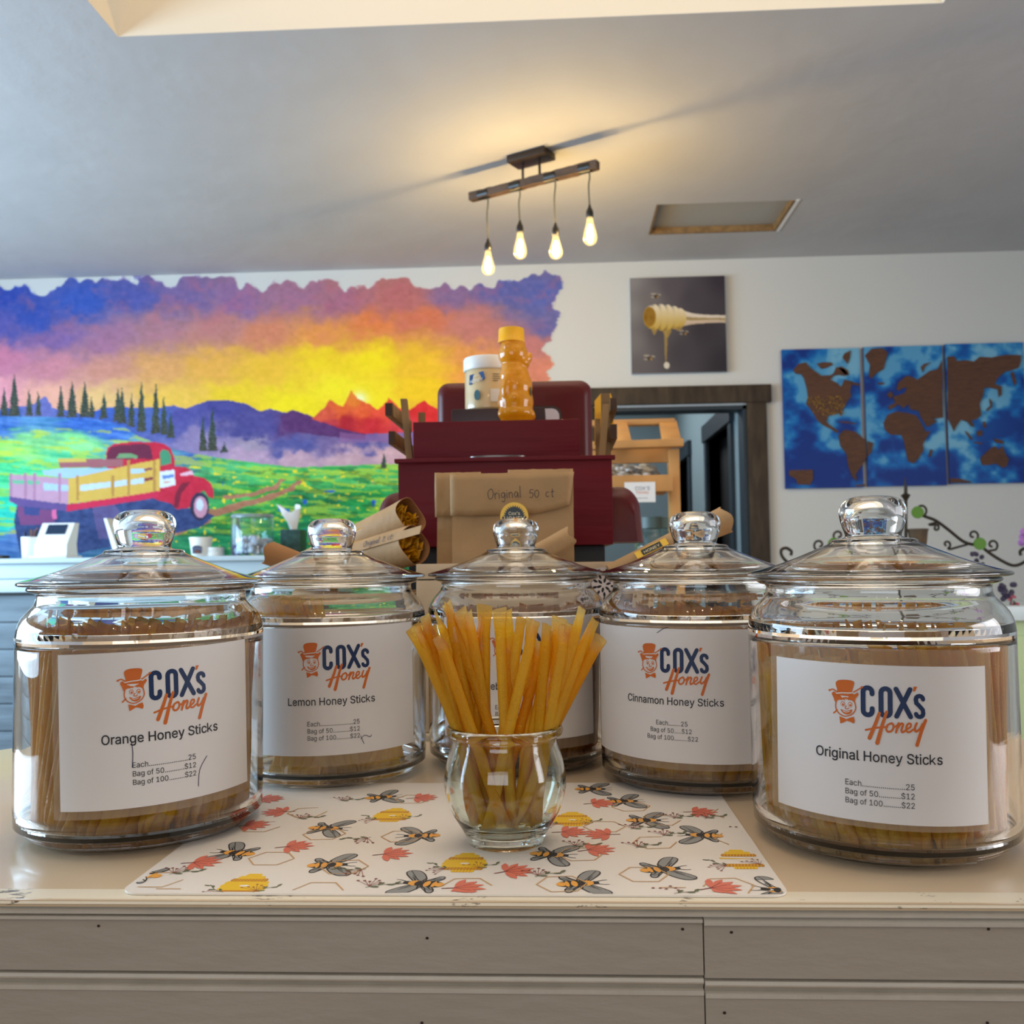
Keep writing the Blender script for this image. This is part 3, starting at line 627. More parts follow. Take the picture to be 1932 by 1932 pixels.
LAND = [(0, 'americas_north', [(220, 310), (255, 265), (310, 250), (345, 290), (400, 330), (430, 350), (500, 345), (520, 330), (540, 285), (600, 300), (630, 345), (600, 352), (560, 345), (520, 350), (495, 380), (545, 405), (575, 435), (600, 378), (660, 395), (650, 430), (640, 470), (650, 500), (615, 550), (590, 600), (578, 645), (560, 628), (480, 648), (465, 690), (490, 715), (520, 735), (560, 765), (540, 772), (500, 745), (440, 715), (400, 680), (370, 630), (340, 585), (315, 560), (330, 510), (320, 440), (300, 370), (280, 340), (240, 335)]),
        (0, 'a', [(585, 215), (600, 185), (645, 162), (640, 215), (625, 262), (605, 240)]), (0, 'a', [(395, 262), (440, 250), (500, 252), (515, 268), (470, 290), (430, 300)]), (0, 'a', [(550, 290), (575, 280), (625, 310), (632, 345), (600, 340)]), (0, 'a', [(535, 690), (600, 688), (690, 702), (680, 708), (600, 700)]),
        (0, 'a', [(555, 790), (600, 750), (680, 765), (722, 800), (758, 828), (764, 950), (740, 1000), (705, 1045), (682, 1080), (692, 1132), (655, 1095), (628, 1015), (615, 930), (570, 870)]), (0, 'a', [(190, 1050), (365, 1045), (368, 1110), (345, 1158), (255, 1155), (240, 1115), (192, 1090)]), (0, 'a', [(680, 1160), (755, 1152), (755, 1168), (680, 1170)]), (0, 'a', [(650, 395), (712, 412), (705, 425), (655, 415)]),
        (1, 'a', [(772, 835), (812, 848), (800, 912), (772, 945)]),
        (1, 'a', [(752, 200), (800, 150), (880, 145), (920, 180), (905, 240), (890, 300), (840, 330), (800, 370), (780, 352), (790, 270), (772, 238)]), (1, 'a', [(848, 400), (890, 400), (888, 416), (852, 416)]),
        (1, 'a', [(890, 700), (920, 640), (980, 615), (1060, 625), (1130, 645), (1160, 690), (1200, 765), (1235, 760), (1200, 820), (1180, 860), (1185, 900), (1150, 960), (1110, 1000), (1070, 980), (1055, 910), (1040, 830), (1020, 790), (940, 785), (900, 750)]),
        (1, 'a', [(985, 450), (1000, 400), (1060, 350), (1120, 368), (1135, 382), (1230, 315), (1290, 300), (1322, 240), (1330, 660), (1270, 668), (1240, 650), (1282, 690), (1212, 730), (1165, 655), (1150, 612), (1090, 600), (1070, 560), (1035, 590), (1000, 560), (970, 582), (930, 604), (925, 575), (975, 550), (960, 505), (1010, 490), (1045, 478), (1062, 440), (1030, 440), (1000, 462)]),
        (1, 'a', [(915, 488), (945, 465), (962, 498), (935, 520)]), (1, 'a', [(1165, 285), (1190, 262), (1240, 250), (1195, 285), (1180, 325)]), (1, 'a', [(1222, 950), (1235, 895), (1252, 900), (1238, 950)]),
        (2, 'a', [(1362, 210), (1410, 205), (1430, 240), (1500, 235), (1560, 245), (1600, 210), (1690, 215), (1730, 205), (1800, 195), (1905, 198), (1905, 240), (1890, 290), (1840, 310), (1790, 320), (1730, 370), (1712, 412), (1762, 430), (1762, 490), (1742, 508), (1735, 452), (1680, 440), (1635, 440), (1625, 500), (1600, 560), (1612, 640), (1580, 670), (1540, 682), (1560, 730), (1535, 722), (1510, 692), (1462, 676), (1430, 720), (1410, 760), (1385, 705), (1365, 670)]),
        (2, 'a', [(1830, 330), (1848, 320), (1872, 400), (1858, 422)]), (2, 'a', [(1672, 520), (1690, 540), (1692, 580), (1655, 612), (1650, 600), (1680, 572)]), (2, 'a', [(1605, 960), (1650, 915), (1690, 880), (1715, 872), (1745, 900), (1768, 870), (1790, 930), (1816, 970), (1800, 1020), (1770, 1032), (1720, 1000), (1660, 1012), (1620, 1012)]),
        (2, 'a', [(1490, 760), (1510, 770), (1550, 820), (1535, 825)]), (2, 'a', [(1575, 765), (1615, 750), (1620, 790), (1590, 800)]), (2, 'a', [(1700, 815), (1770, 830), (1778, 855), (1720, 845)]), (2, 'a', [(1560, 838), (1620, 848), (1618, 858), (1560, 848)]), (2, 'a', [(1625, 690), (1640, 690), (1650, 730), (1630, 735)]), (2, 'a', [(1382, 1108), (1450, 1112), (1545, 1135), (1530, 1143), (1385, 1143)])]
for (pi_, _, pts) in LAND:
    P = [at(1440 + x * .25466, 620 + y * .25466, YM) for x, y in pts]
    b = MB(); b.prism([Vector((p.x, YM - .0008, p.z)) for p in P], (0, -.005, 0))
    o = b.obj('wooden_landmass', M['mapwood'], panels[pi_], smooth=False); o.data.transform(Matrix.Translation(-Vector(panels[pi_].location)))
# pins over the American states: many tiny brass pin heads
rr = random.Random(3); b = MB()
for i in range(170):
    zx = rr.uniform(325, 605); zy = rr.uniform(500, 645)
    if zy > 560 and zx < 360 or zy > 620 and zx < 420: continue
    p = at(1440 + zx * .25466, 620 + zy * .25466, YM - .008); b.ell((p.x, p.y, p.z), (.0028, .0028, .0028), 6)
o = stuff(b.obj('map_pins', pmat('brass_pin', (206, 160, 70), .3, metal=.6), panels[0])); o.data.transform(Matrix.Translation(-Vector(panels[0].location)))
# ------------------------------------------------------------------ front counter
ZT = 1.0
M['cream'] = pmat('cream_gloss_paint', (224, 200, 166), 0.28, var=0.12, vscale=14, vrgb=(214, 190, 158), bump=0.10, bscale=14, coat=0.15)
M['trimwhite'] = pmat('white_trim_paint', (206, 198, 182), 0.42, var=0.08, vscale=20, bump=0.15, bscale=60, stretch=(1, 1, 1))
M['greyboard'] = pmat('grey_board_paint', (180, 170, 154), 0.55, var=0.5, vscale=7, vrgb=(164, 154, 138), bump=0.12, bscale=60, stretch=(.5, 1, 1.6))
def chipped(name, rgb, under, thr):
    m = pmat(name, rgb, .35); nt = m.node_tree; b = nt.nodes['Principled BSDF']
    tc = nt.nodes.new('ShaderNodeTexCoord'); mp = nt.nodes.new('ShaderNodeMapping'); mp.inputs['Scale'].default_value = (1, 3, 3)
    n = nt.nodes.new('ShaderNodeTexNoise'); n.inputs['Scale'].default_value = 85; n.inputs['Detail'].default_value = 6; n.inputs['Roughness'].default_value = .7
    n2 = nt.nodes.new('ShaderNodeTexNoise'); n2.inputs['Scale'].default_value = 24
    ad = nt.nodes.new('ShaderNodeMath'); ad.operation = 'MULTIPLY'
    r = nt.nodes.new('ShaderNodeValToRGB'); r.color_ramp.elements[0].position = thr; r.color_ramp.elements[1].position = thr + .03
    r.color_ramp.elements[0].color = (*lin(rgb), 1); r.color_ramp.elements[1].color = (*lin(under), 1)
    L = nt.links; L.new(tc.outputs['Object'], mp.inputs[0]); L.new(mp.outputs[0], n.inputs['Vector']); L.new(tc.outputs['Object'], n2.inputs['Vector'])
    L.new(n.outputs['Fac'], ad.inputs[0]); L.new(n2.outputs['Fac'], ad.inputs[1]); L.new(ad.outputs[0], r.inputs[0]); L.new(r.outputs[0], b.inputs['Base Color'])
    return m
M['edge'] = chipped('chipped_edge_paint', (238, 226, 200), (96, 80, 62), .33)
YC = onz(966, 1702, ZT).y                # front edge of the counter top
yb = 1.12
cl0 = onz(30, 1366, ZT); cl1 = onz(0, 1396, ZT)
def cprof():
    pts = [(-.78, YC), (.76, YC)]
    def arc(cx, cy, r, a0, a1): return [(cx + r * math.cos(a), cy + r * math.sin(a)) for a in [a0 + (a1 - a0) * i / 8 for i in range(9)]]
    pts += arc(.50, yb - .16, .16, 0, PI / 2)[0:0]
    pts += [(.76, YC + .3)] + arc(.56, yb - .12, .12, .35, PI / 2)
    pts += arc(-.56, yb - .12, .12, PI / 2, PI - .35) + [(-.78, YC + .3)]
    return pts
ct = thing('counter', 'cream painted display counter with panelled grey front holding the candy jars', 'counter', (0, YC, 0))
inv = Matrix.Translation(-Vector(ct.location))
def part(b, name, m, par, **k):
    o = b.obj(name, m, par, **k); o.data.transform(inv); return o
bm_ = MB(); bm_.prism([(x, y, ZT) for x, y in cprof()], (0, 0, -.004)); part(bm_, 'top', M['cream'], ct, smooth=False)
def strip(zc, pr, x0, x1, m, name, n=1):
    """moulding: profile (dy, z) swept along x"""
    b = MB(); k = len(pr); ns = max(1, n)
    vs = [(x0 + (x1 - x0) * i / ns, YC + dy, z) for i in range(ns + 1) for dy, z in pr]
    fs = [(i * k + j, i * k + (j + 1) % k, (i + 1) * k + (j + 1) % k, (i + 1) * k + j) for i in range(ns) for j in range(k)]
    fs += [tuple(range(k)), tuple(ns * k + j for j in reversed(range(k)))]
    b.add(vs, fs); return part(b, name, m, ct, ang=30)
def zf(py): return at(966, py, YC).z
z_a, z_b, z_c, z_d = zf(1727), zf(1733), zf(1740), zf(1840)
z_e, z_f = zf(1868), zf(1877)
# nosing with a worn front edge
e_ = [(.02, ZT - .004), (.02, ZT + .0001), (.003, ZT + .0001), (0, ZT - .0006), (-.001, ZT - .002), (.0005, ZT - .0035), (.003, ZT - .005)]
strip(0, e_, -.78, .76, M['edge'], 'worn_edge', 1)
cove = [(.02, ZT - .004), (.0005, ZT - .0035), (.003, ZT - .0055), (.0045, (ZT + z_a) / 2), (.002, z_a + .002), (-.001, z_a + .001), (-.001, z_a), (.02, z_a)]
strip(0, cove, -.78, .76, M['trimwhite'], 'nosing', 1)
xs_ = onz(1328, 1732, ZT).x; xs_ = at(1328, 1780, YC).x
rnd = random.Random(5)
for side, (xa, xb, dz) in enumerate(((-.78, xs_ - .0004, 0.0), (xs_ + .0004, .76, -.0016))):
    y1 = .003
    strip(0, [(.02, z_a), (y1 - .0005, z_a - .0012), (-.0005, z_b + dz), (-.0005, z_c + dz + .0004), (.001, z_c + dz), (.02, z_c + dz)], xa, xb, M['trimwhite'], 'lip_moulding')
    b = MB(); b.box(xa, xb, YC + .0012, YC + .02, z_d + dz + .0004, z_c + dz + .001); part(b, 'board', M['greyboard'], ct, smooth=False)
    zz = [(.02, z_d + dz + .001), (.0055, z_d + dz + .0006), (.0055, z_d + dz - .0012), (.0018, z_d + dz - .0018), (.0006, z_d + dz - .0035), (.0008, (z_d + z_e) / 2 + dz), (.003, z_e + dz + .003), (.0048, z_e + dz + .0006), (.0006, z_e + dz), (.0006, z_f + dz + .0003), (.0022, z_f + dz), (.02, z_f + dz)]
    strip(0, zz, xa, xb, M['trimwhite'], 'bead_moulding')
    b = MB(); b.box(xa, xb, YC + .0014, YC + .02, z_f + dz - .14, z_f + dz + .0005); part(b, 'board', M['greyboard'], ct, smooth=False)
    b = MB(); b.box(xa, xb, YC + .003, YC + .02, .1, z_f + dz - .142); part(b, 'board', M['greyboard'], ct, smooth=False)
M['nail'] = pmat('rusty_nail', (48, 24, 16), .7)
for (px, py) in ((186, 1747), (806, 1770), (1288, 1753), (1380, 1759), (1865, 1753), (796, 1930), (1367, 1911), (1863, 1930)):
    p = at(px, py, YC + .0012); b = MB(); b.ell((p.x, p.y, p.z), (.0011, .0007, .0009), 8)
    part(b, 'nail', M['nail'], ct)
b = MB(); b.box(-.74, -.72, YC + .02, 1.0, 0, ZT - .005); b.box(.68, .70, YC + .02, 1.0, 0, ZT - .005); b.box(-.7, .68, YC + .02, 1.0, ZT - .03, ZT - .006)
part(b, 'carcass', M['trimwhite'], ct, smooth=False)

# ------------------------------------------------------------------ place mat with bee print
fl, fr_ = onz(222, 1690, ZT), onz(1490, 1692, ZT)
MX0, MX1, MY0 = fl.x, fr_.x, (fl.y + fr_.y) / 2 - .001
MY1 = MY0 + .30
M['matvinyl'] = pmat('mat_vinyl', (244, 236, 224), .42, var=.03, vscale=8)
def rrect(x0, x1, y0, y1, r, n=8):
    out = []
    for (cx, cy, a) in ((x1 - r, y0 + r, -PI / 2), (x1 - r, y1 - r, 0), (x0 + r, y1 - r, PI / 2), (x0 + r, y0 + r, PI)):
        out += [(cx + r * math.cos(a + PI / 2 * i / n), cy + r * math.sin(a + PI / 2 * i / n)) for i in range(n + 1)]
    return out
mt = thing('place_mat', 'white place mat printed with bees, beehives and coral flowers under the jars', 'place mat', ((MX0 + MX1) / 2, (MY0 + MY1) / 2, ZT))
o = MB().prism([(x, y, ZT + .0016) for x, y in rrect(MX0, MX1, MY0, MY1, .012)], (0, 0, -.0012)).obj('sheet', M['matvinyl'], mt, smooth=False); o.data.transform(Matrix.Translation(-Vector(mt.location)))
ART = [pmat('print_black', (38, 36, 36), .5), pmat('print_amber', (244, 172, 72), .5), pmat('print_wing', (150, 150, 146), .5), pmat('print_coral', (228, 122, 98), .5), pmat('print_yellow', (246, 200, 40), .5), pmat('print_ochre', (206, 138, 32), .5), pmat('print_leaf', (104, 108, 74), .5), pmat('print_berry', (140, 62, 52), .5), pmat('print_gold_line', (212, 168, 112), .5), pmat('print_pale', (250, 240, 226), .5)]
BK, AM, WG, CO, YE, OC, LF, BE, GL, PA = range(10)
A = Art()
def TR(cx, cy, rot, s): 
    c, d = math.cos(rot), math.sin(rot)
    return lambda x, y: (cx + s * (x * c - y * d), cy + s * (x * d + y * c))
def bee(cx, cy, rot, s=1.0, flip=1):
    T = TR(cx, cy, rot, s)
    def P(pts): return [T(x, y * flip) for x, y in pts]
    r_ = random.Random(int(cx * 1e5) & 1023)
    for sg in (1, -1):
        for pts, m in (([(1, .5), (6, 6), (9, 11), (8, 14), (4, 14), (0, 9), (-2, 2)], WG), ([(-1, 1), (-4, 5), (-6, 9), (-8, 9), (-8, 6), (-5, 2)], WG)):
            q = [(x, y * sg) for x, y in pts]; sm_ = [(v.x, v.y) for v in smoothline([(a, b_, 0) for a, b_ in q], 4, True)]
            A.poly(P(sm_), m); A.line(P(sm_), s * .55, BK, closed=True)
            A.line(P([(0, 1 * sg), q[3 if len(q) > 6 else 2]]), s * .4, BK); A.line(P([(0, 2 * sg), ((q[1][0] + q[2][0]) / 2 - 2, (q[1][1] + q[2][1]) / 2)]), s * .35, BK)
        for lx, dx in ((2, 3), (-.5, -1), (-4, -4)):
            A.line(P([(lx, 2 * sg), (lx + dx * .5, 5 * sg), (lx + dx, 6.5 * sg)]), [s * .9, s * .4], BK)
        A.line(P([(5, 1 * sg), (8, 2.4 * sg), (10, 2.6 * sg)]), [s * .5, s * .35], BK)
    def E(x, y, a, b_, m): A.poly([T(x + a * math.cos(t), (y + b_ * math.sin(t)) * flip) for t in [2 * PI * i / 18 for i in range(18)]], m)
    E(4.6, 0, 1.9, 1.7, BK); E(1.2, 0, 3.1, 3.0, AM); E(.2, 0, 1.4, 2.9, BK); E(-5.2, 0, 5.4, 3.5, BK); E(-3.4, 0, 1.3, 3.3, AM); E(-8.6, 0, 2.0, 2.3, AM); E(-6.3, 0, .9, 3.2, AM)
def hexo(cx, cy, rot, s, a0=0, a1=6):
    T = TR(cx, cy, rot, s)
    pts = [T(13 * math.cos(PI / 3 * i), 13 * math.sin(PI / 3 * i)) for i in range(a0, a1 + 1)]
    A.line(pts, s * .75, GL, round_=False)
def flower(cx, cy, rot, s):
    T = TR(cx, cy, rot, s)
    for k, a in enumerate((-1.35, -.85, -.4, 0, .4, .8, 1.3)):
        L = 10.5 - abs(a) * 1.5; c, d = math.cos(a), math.sin(a)
        q = [(0, 0), (L * .4, 1.25), (L * .75, 1.5), (L * .9, 1.0), (L * 1.08, .1), (L * .94, -.5), (L * .8, -1.1), (L * .4, -1.2)]
        A.poly([T(x * c - y * d, x * d + y * c) for x, y in q], CO)
    for a in (-.8, -.3, .25, .7): A.line([T(0, 0), T(6.5 * math.cos(a), 6.5 * math.sin(a))], s * .35, BE)
    A.line([T(0, 0), T(-4, -1)], s * .6, BE)
def sprig(cx, cy, rot, s, n=4, berries=True):
    T = TR(cx, cy, rot, s)
    A.line([T(x, math.sin(x * .25) * 1.2) for x in range(0, n * 4 + 1, 2)], s * .5, LF)
    for i in range(n):
        x = 2 + i * 4; y = math.sin(x * .25) * 1.2; sg = 1 if i % 2 else -1
        A.poly([T(x, y), T(x + 1.2, y + sg * 1.8), T(x + 3.4, y + sg * 2.6), T(x + 4.4, y + sg * 1.8), T(x + 2.6, y + sg * .5)], LF)
    if berries:
        for i in range(6):
            a = .5 + i * .28; L = 7 + (i % 3) * 2
            A.line([T(2, 1), T(2 + L * math.cos(a), 1 + L * math.sin(a))], s * .3, BE); p = T(2 + L * math.cos(a), 1 + L * math.sin(a)); A.ell(p[0], p[1], s * .9, s * .7, BE, n=8)
HY_ = 1.75
def hive(cx, cy, s):
    r_ = random.Random(2)
    rows = [(6.0, -9), (11, -6.5), (13, -3.6), (13, -.7), (12, 2.2), (10, 5.0), (7, 7.6), (3.6, 10)]
    for i, (w, y) in enumerate(rows):
        q = [(-w - .8, y - 1.5), (w + .6, y - 1.5), (w + 1.4, y), (w + .5, y + 1.6), (-w, y + 1.6), (-w - 1.4, y)]
        m = OC if i in (1, 5) else YE
        A.poly([(cx + s * x, cy + HY_ * s * yy) for x, yy in q], m)
        if m == OC or i == 0:
            for k in range(int(w)):
                x = -w + 2 * k + 1; A.line([(cx + s * (x - .5), cy + HY_ * s * (y - 1.6)), (cx + s * (x + .5), cy + HY_ * s * (y + 1.6))], s * .35, YE if m == OC else OC, round_=False)
    A.ell(cx, cy - s * 1.2, s * 3, s * 1.5, PA)
    for sg in (-1, 1):
        sprig(cx + sg * 9 * s, cy - 12 * s, .75 if sg > 0 else PI - .75, s * 1.05, 4, True)
MW = .0011
# positions read from the photograph (pixel on the mat)
def mp_(px, py):
    p = onz(px, py, ZT + .0016); return p.x, p.y
for (px, py) in ((462, 1670), (741, 1538), (877, 1628), (1080, 1546), (1398, 1622)): x, y = mp_(px, py); hive(x, y, MW)
for (px, py, r, fl_) in ((440, 1609, 2.9, 1), (622, 1563, -.1, 1), (627, 1632, .1, 1), (788, 1577, 3.2, 1), (790, 1667, 2.95, 1), (725, 1504, .3, 1), (1045, 1613, -.2, 1), (1100, 1667, .15, -1), (1255, 1640, .2, 1), (1222, 1548, 0, 1), (1320, 1576, 3.0, 1), (1180, 1512, .1, 1), (1468, 1680, 2.9, 1), (262, 1650, 2.9, 1), (1120, 1489, 0, 1)):
    x, y = mp_(px, py); bee(x, y, r, MW * 1.5, fl_)
for (px, py, r) in ((580, 1533, 0.2), (612, 1574, .1), (512, 1620, 0), (650, 1636, .1), (760, 1578, .1), (600, 1680, 0), (880, 1672, .05), (1095, 1612, .1), (1235, 1590, .1), (1060, 1668, .1), (1215, 1650, 0), (1275, 1690, 0), (1375, 1672, .1), (1190, 1522, .1), (1245, 1548, 0), (1390, 1583, 0), (1380, 1535, 0), (300, 1660, 0), (300, 1692, 0), (780, 1508, 0), (490, 1560, 0), (1140, 1560, 0)):
    x, y = mp_(px, py); rr_ = random.Random(px); hexo(x, y, r, MW * 1.15, rr_.choice((0, 0, 1)), 6)
for (px, py, r) in ((556, 1532, 3.1), (560, 1598, .1), (745, 1612, .1), (385, 1628, 0), (1130, 1604, .2), (1170, 1575, 3.0), (975, 1645, .3), (880, 1676, -.1), (1325, 1532, -.1), (1135, 1516, .1), (1365, 1676, .2), (510, 1508, 0), (480, 1558, .1), (800, 1506, .1), (1080, 1570, 0)):
    x, y = mp_(px, py); flower(x - .008, y, r, MW * 1.7)
for (px, py, r) in ((560, 1546, .1), (700, 1580, 3.0), (690, 1640, 2.8), (320, 1650, .1), (690, 1675, .1), (1080, 1598, 0), (1200, 1600, .2), (1190, 1565, .1), (1330, 1545, .2), (1270, 1545, .2), (1260, 1690, .1), (1010, 1655, .2), (640, 1512, .1), (1400, 1570, 0), (1250, 1578, .2)):
    x, y = mp_(px, py); sprig(x, y, r + .3, MW * 1.2, 4, True)
# keep only what lies on the sheet
def onmat(f): return all(MX0 + .003 < A.v[i][0] < MX1 - .003 and MY0 + .0015 < A.v[i][1] < MY1 - .002 for i in f)
keepf = [k for k, f in enumerate(A.f) if onmat(f)]; A.f = [A.f[k] for k in keepf]; A.m = [A.m[k] for k in keepf]
nl = max(v[2] for v in A.v)
o = A.build('printed_pattern', lambda u, v, h: (u - mt.location.x, v - mt.location.y, .00165 + h), ART, mt, lift=.00035 / nl, base=3e-5)
stuff(o)
# ------------------------------------------------------------------ cookie jars
G_body = solid_glass('jar_glass', wave=0.03)
G_lid = solid_glass('lid_glass', wave=0.05)
G_shoulder = G_body
BODY = [(0, 0.0015), (.070, .0015), (.0745, .0003), (.0785, .0), (.0835, .0022), (.0885, .0075), (.0918, .014), (.0932, .022), (.0932, .145), (.0934, .150), (.0926, .160), (.0893, .1685), (.084, .175), (.0805, .179), (.0792, .1835), (.0795, .1875), (.0835, .1888), (.0860, .1905), (.0858, .1925), (.0835, .1938), (.0795, .1938), (.0765, .1925), (.0752, .188), (.0752, .182), (.0780, .1765), (.083, .170), (.0872, .164), (.0892, .156), (.0895, .146), (.0892, .024), (.0878, .0130), (.0840, .0066), (.078, .0042), (0, .0042)]
LID = [(0, .2553), (.008, .2551), (.015, .2542), (.0203, .2520), (.0236, .2480), (.0246, .2430), (.0240, .2370), (.0222, .2305), (.0207, .2262), (.0208, .2240), (.0235, .2228), (.0290, .2222), (.0312, .2212), (.0322, .2195), (.037, .2170), (.046, .2130), (.057, .2080), (.068, .2036), (.079, .1998), (.0865, .1978), (.0895, .1966), (.0900, .1952), (.0888, .1940), (.0855, .1936), (.0780, .1936), (.0730, .1930), (.0722, .1895), (.0700, .1880), (.0684, .1900), (.0680, .1960), (.064, .2005), (.054, .2055), (.043, .2105), (.034, .2145), (.0250, .2180), (.0175, .2215), (.0155, .2262), (.0165, .2330), (.0175, .2385), (.0160, .2440), (.0120, .2475), (.006, .2490), (0, .2494)]
BODY = [(r * 1.018, z) for r, z in BODY]
LID = [(r * (1 + .055 * min(1, max(0, (r - .03) / .05))), z) for r, z in LID]
def dense(prof, k=2):
    out = []
    P = [(r, z) for r, z in prof]
    sm_ = smoothline([(r, z, 0) for r, z in P], k); return [(max(v.x, 0), v.y) for v in sm_]
me_body = MB().lathe(dense(BODY, 2), 112).mesh('jar_body', 1e-7, True)
me_lid = MB().lathe(dense(LID, 3), 112).mesh('jar_lid', 1e-7, True)
M['paper'] = pmat('label_paper', (224, 219, 214), .6, var=.02, vscale=20)
m_sleeve = bpy.data.materials.new('clear_sleeve'); m_sleeve.use_nodes = True; nt = m_sleeve.node_tree; nt.nodes.clear()
_o = nt.nodes.new('ShaderNodeOutputMaterial'); _m = nt.nodes.new('ShaderNodeMixShader'); _t = nt.nodes.new('ShaderNodeBsdfTransparent'); _d = nt.nodes.new('ShaderNodeBsdfDiffuse')
_d.inputs[0].default_value = (*lin((196, 174, 150)), 1); _m.inputs[0].default_value = .22
nt.links.new(_t.outputs[0], _m.inputs[1]); nt.links.new(_d.outputs[0], _m.inputs[2]); nt.links.new(_m.outputs[0], _o.inputs[0])
INK = [pmat('ink_navy', (18, 44, 84), .5), pmat('ink_orange', (206, 102, 26), .5), pmat('ink_black', (28, 28, 34), .5), M['paper'], pmat('pen_ink', (30, 30, 70), .5)]
NV, OR, BL, PP, PN = range(5)
def logo(A, ox, oy, s):
    """emblem drawn in close-up units (x right, y down) about (1010, 1300)"""
    def T(x, y): return (ox + (x - 1010) * s, oy - (y - 1300) * s)
    def Ln(pts, w, m, sm=0, cl=False): A.line([T(*p) for p in pts], [w[0] * s, w[1] * s] if isinstance(w, tuple) else w * s, m, sm=sm, closed=cl)
    def Po(pts, m, sm=0):
        q = [T(*p) for p in pts]
        if sm: q = [(v.x, v.y) for v in smoothline([(a, b, 0) for a, b in q], sm, True)]
        A.poly(q, m)
    def El(x, y, a, b, m, n=22): A.ell(*T(x, y), a * s, b * s, m, n=n)
    w = 30
    def arc(cx, cy, r, a0, a1, n=7): return [(cx + r * math.cos(math.radians(a0 + (a1 - a0) * i / n)), cy + r * math.sin(math.radians(a0 + (a1 - a0) * i / n))) for i in range(n + 1)]
    Ln([(980, 1180)] + arc(953, 1168, 27, 0, -180) + arc(953, 1288, 27, 180, 0) + [(980, 1272)], w, NV)                       # C
    Ln(arc(1060, 1168, 27, 0, -180) + arc(1060, 1288, 27, 180, 0), w, NV, cl=True)                                           # O
    Ln([(1122, 1140), (1208, 1314)], w, NV); Ln([(1206, 1140), (1124, 1314)], w, NV)                                         # X
    A.poly([T(*p) for p in ((1228, 1122), (1250, 1122), (1236, 1152), (1222, 1152))], OR)                                      # '
    Ln(arc(1262, 1202, 22, 0, -180, 6) + [(1243, 1225), (1262, 1244), (1282, 1268)] + arc(1262, 1290, 22, 0, 170, 6), 27, NV)  # s
    # Honey, brush script
    A.n += 3
    Ln([(1022, 1300), (1002, 1360), (962, 1462)], (20, 24), OR); Ln([(1066, 1288), (1042, 1362), (1008, 1490)], (18, 25), OR)
    Ln([(940, 1412), (985, 1398), (1030, 1388), (1068, 1384)], (12, 12), OR, 3)
    Ln([(1090, 1360), (1070, 1372), (1062, 1398), (1074, 1414), (1096, 1404), (1106, 1378), (1098, 1360)], 13, OR, 3, True)
    Ln([(1106, 1385), (1124, 1372), (1132, 1360)], 10, OR, 3)
    Ln([(1136, 1356), (1120, 1415)], 14, OR); Ln([(1126, 1392), (1150, 1358), (1162, 1364), (1152, 1398), (1158, 1412), (1180, 1396)], 13, OR, 3)
    Ln([(1182, 1394), (1206, 1376), (1208, 1358), (1194, 1356), (1182, 1376), (1182, 1402), (1198, 1410), (1222, 1392)], 12, OR, 3)
    Ln([(1244, 1352), (1232, 1384), (1238, 1404), (1262, 1388), (1280, 1356)], 14, OR, 3); Ln([(1298, 1332), (1272, 1400), (1244, 1490)], (20, 22), OR)
    # emblem: top hat, feelers, smiling face, bow tie
    Po([(756, 1130), (770, 1108), (815, 1100), (862, 1104), (872, 1122), (858, 1176), (868, 1200), (758, 1200), (766, 1172)], OR, 3)
    Po([(730, 1196), (745, 1182), (765, 1196), (820, 1202), (875, 1188), (892, 1176), (898, 1192), (882, 1214), (872, 1244), (860, 1232), (815, 1224), (770, 1236), (752, 1250), (742, 1224)], OR, 3)
    Ln([(760, 1192), (800, 1186), (840, 1184), (872, 1178)], 7, PP, 3)
    Ln([(758, 1180), (738, 1168), (718, 1174)], 8, OR, 3); Ln([(868, 1176), (895, 1158), (918, 1142)], 8, OR, 3); El(716, 1176, 8, 7, OR, 10); El(920, 1140, 8, 7, OR, 10)
    Ln([(760, 1240), (754, 1280), (772, 1318), (815, 1336), (860, 1316), (880, 1280), (874, 1238)], 7, OR, 4); Ln([(764, 1300), (742, 1322)], 9, OR)
    for ex in (800, 846): El(ex, 1258, 13, 17, OR, 14); El(ex, 1260, 10, 14, PP, 12); El(ex + 1, 1262, 7, 9, OR, 12)
    Ln([(788, 1232), (800, 1226), (812, 1230)], 5, OR); Ln([(836, 1228), (850, 1224), (862, 1230)], 5, OR)
    Ln([(822, 1268), (814, 1284), (828, 1288), (838, 1280)], 5, OR, 3)
    Po([(786, 1292), (820, 1302), (858, 1288), (850, 1312), (826, 1324), (800, 1314)], OR, 3); Po([(798, 1300), (822, 1307), (846, 1298), (840, 1305), (820, 1311), (804, 1307)], PP)
    Po([(778, 1340), (800, 1346), (822, 1354), (845, 1342), (868, 1334), (874, 1360), (868, 1378), (842, 1368), (824, 1364), (802, 1378), (784, 1386)], OR)
def price_text(A, name, dots, cx, y0, ls, size, w3):
    rows = [('Each' + dots[0] + '25', w3[0]), ('Bag of 50' + dots[1] + '$12', w3[1]), ('Bag of 100' + dots[2] + '$22', w3[2])]
    for i, (t, w) in enumerate(rows): A.text(t, cx[i], y0 - ls * i, size, BL, 'CENTER', w)
def cyl_map(r, az0, vtop, tilt, hw):
    """u along the arc from the label's middle, v down from its top"""
    c, d = math.cos(tilt), math.sin(tilt)
    def f(u, v, h):
        u2 = u * c - v * d; v2 = u * d + v * c
        a = az0 + u2 / r; R = r + h
        return (R * math.sin(a), -R * math.cos(a), vtop + v2)
    return f
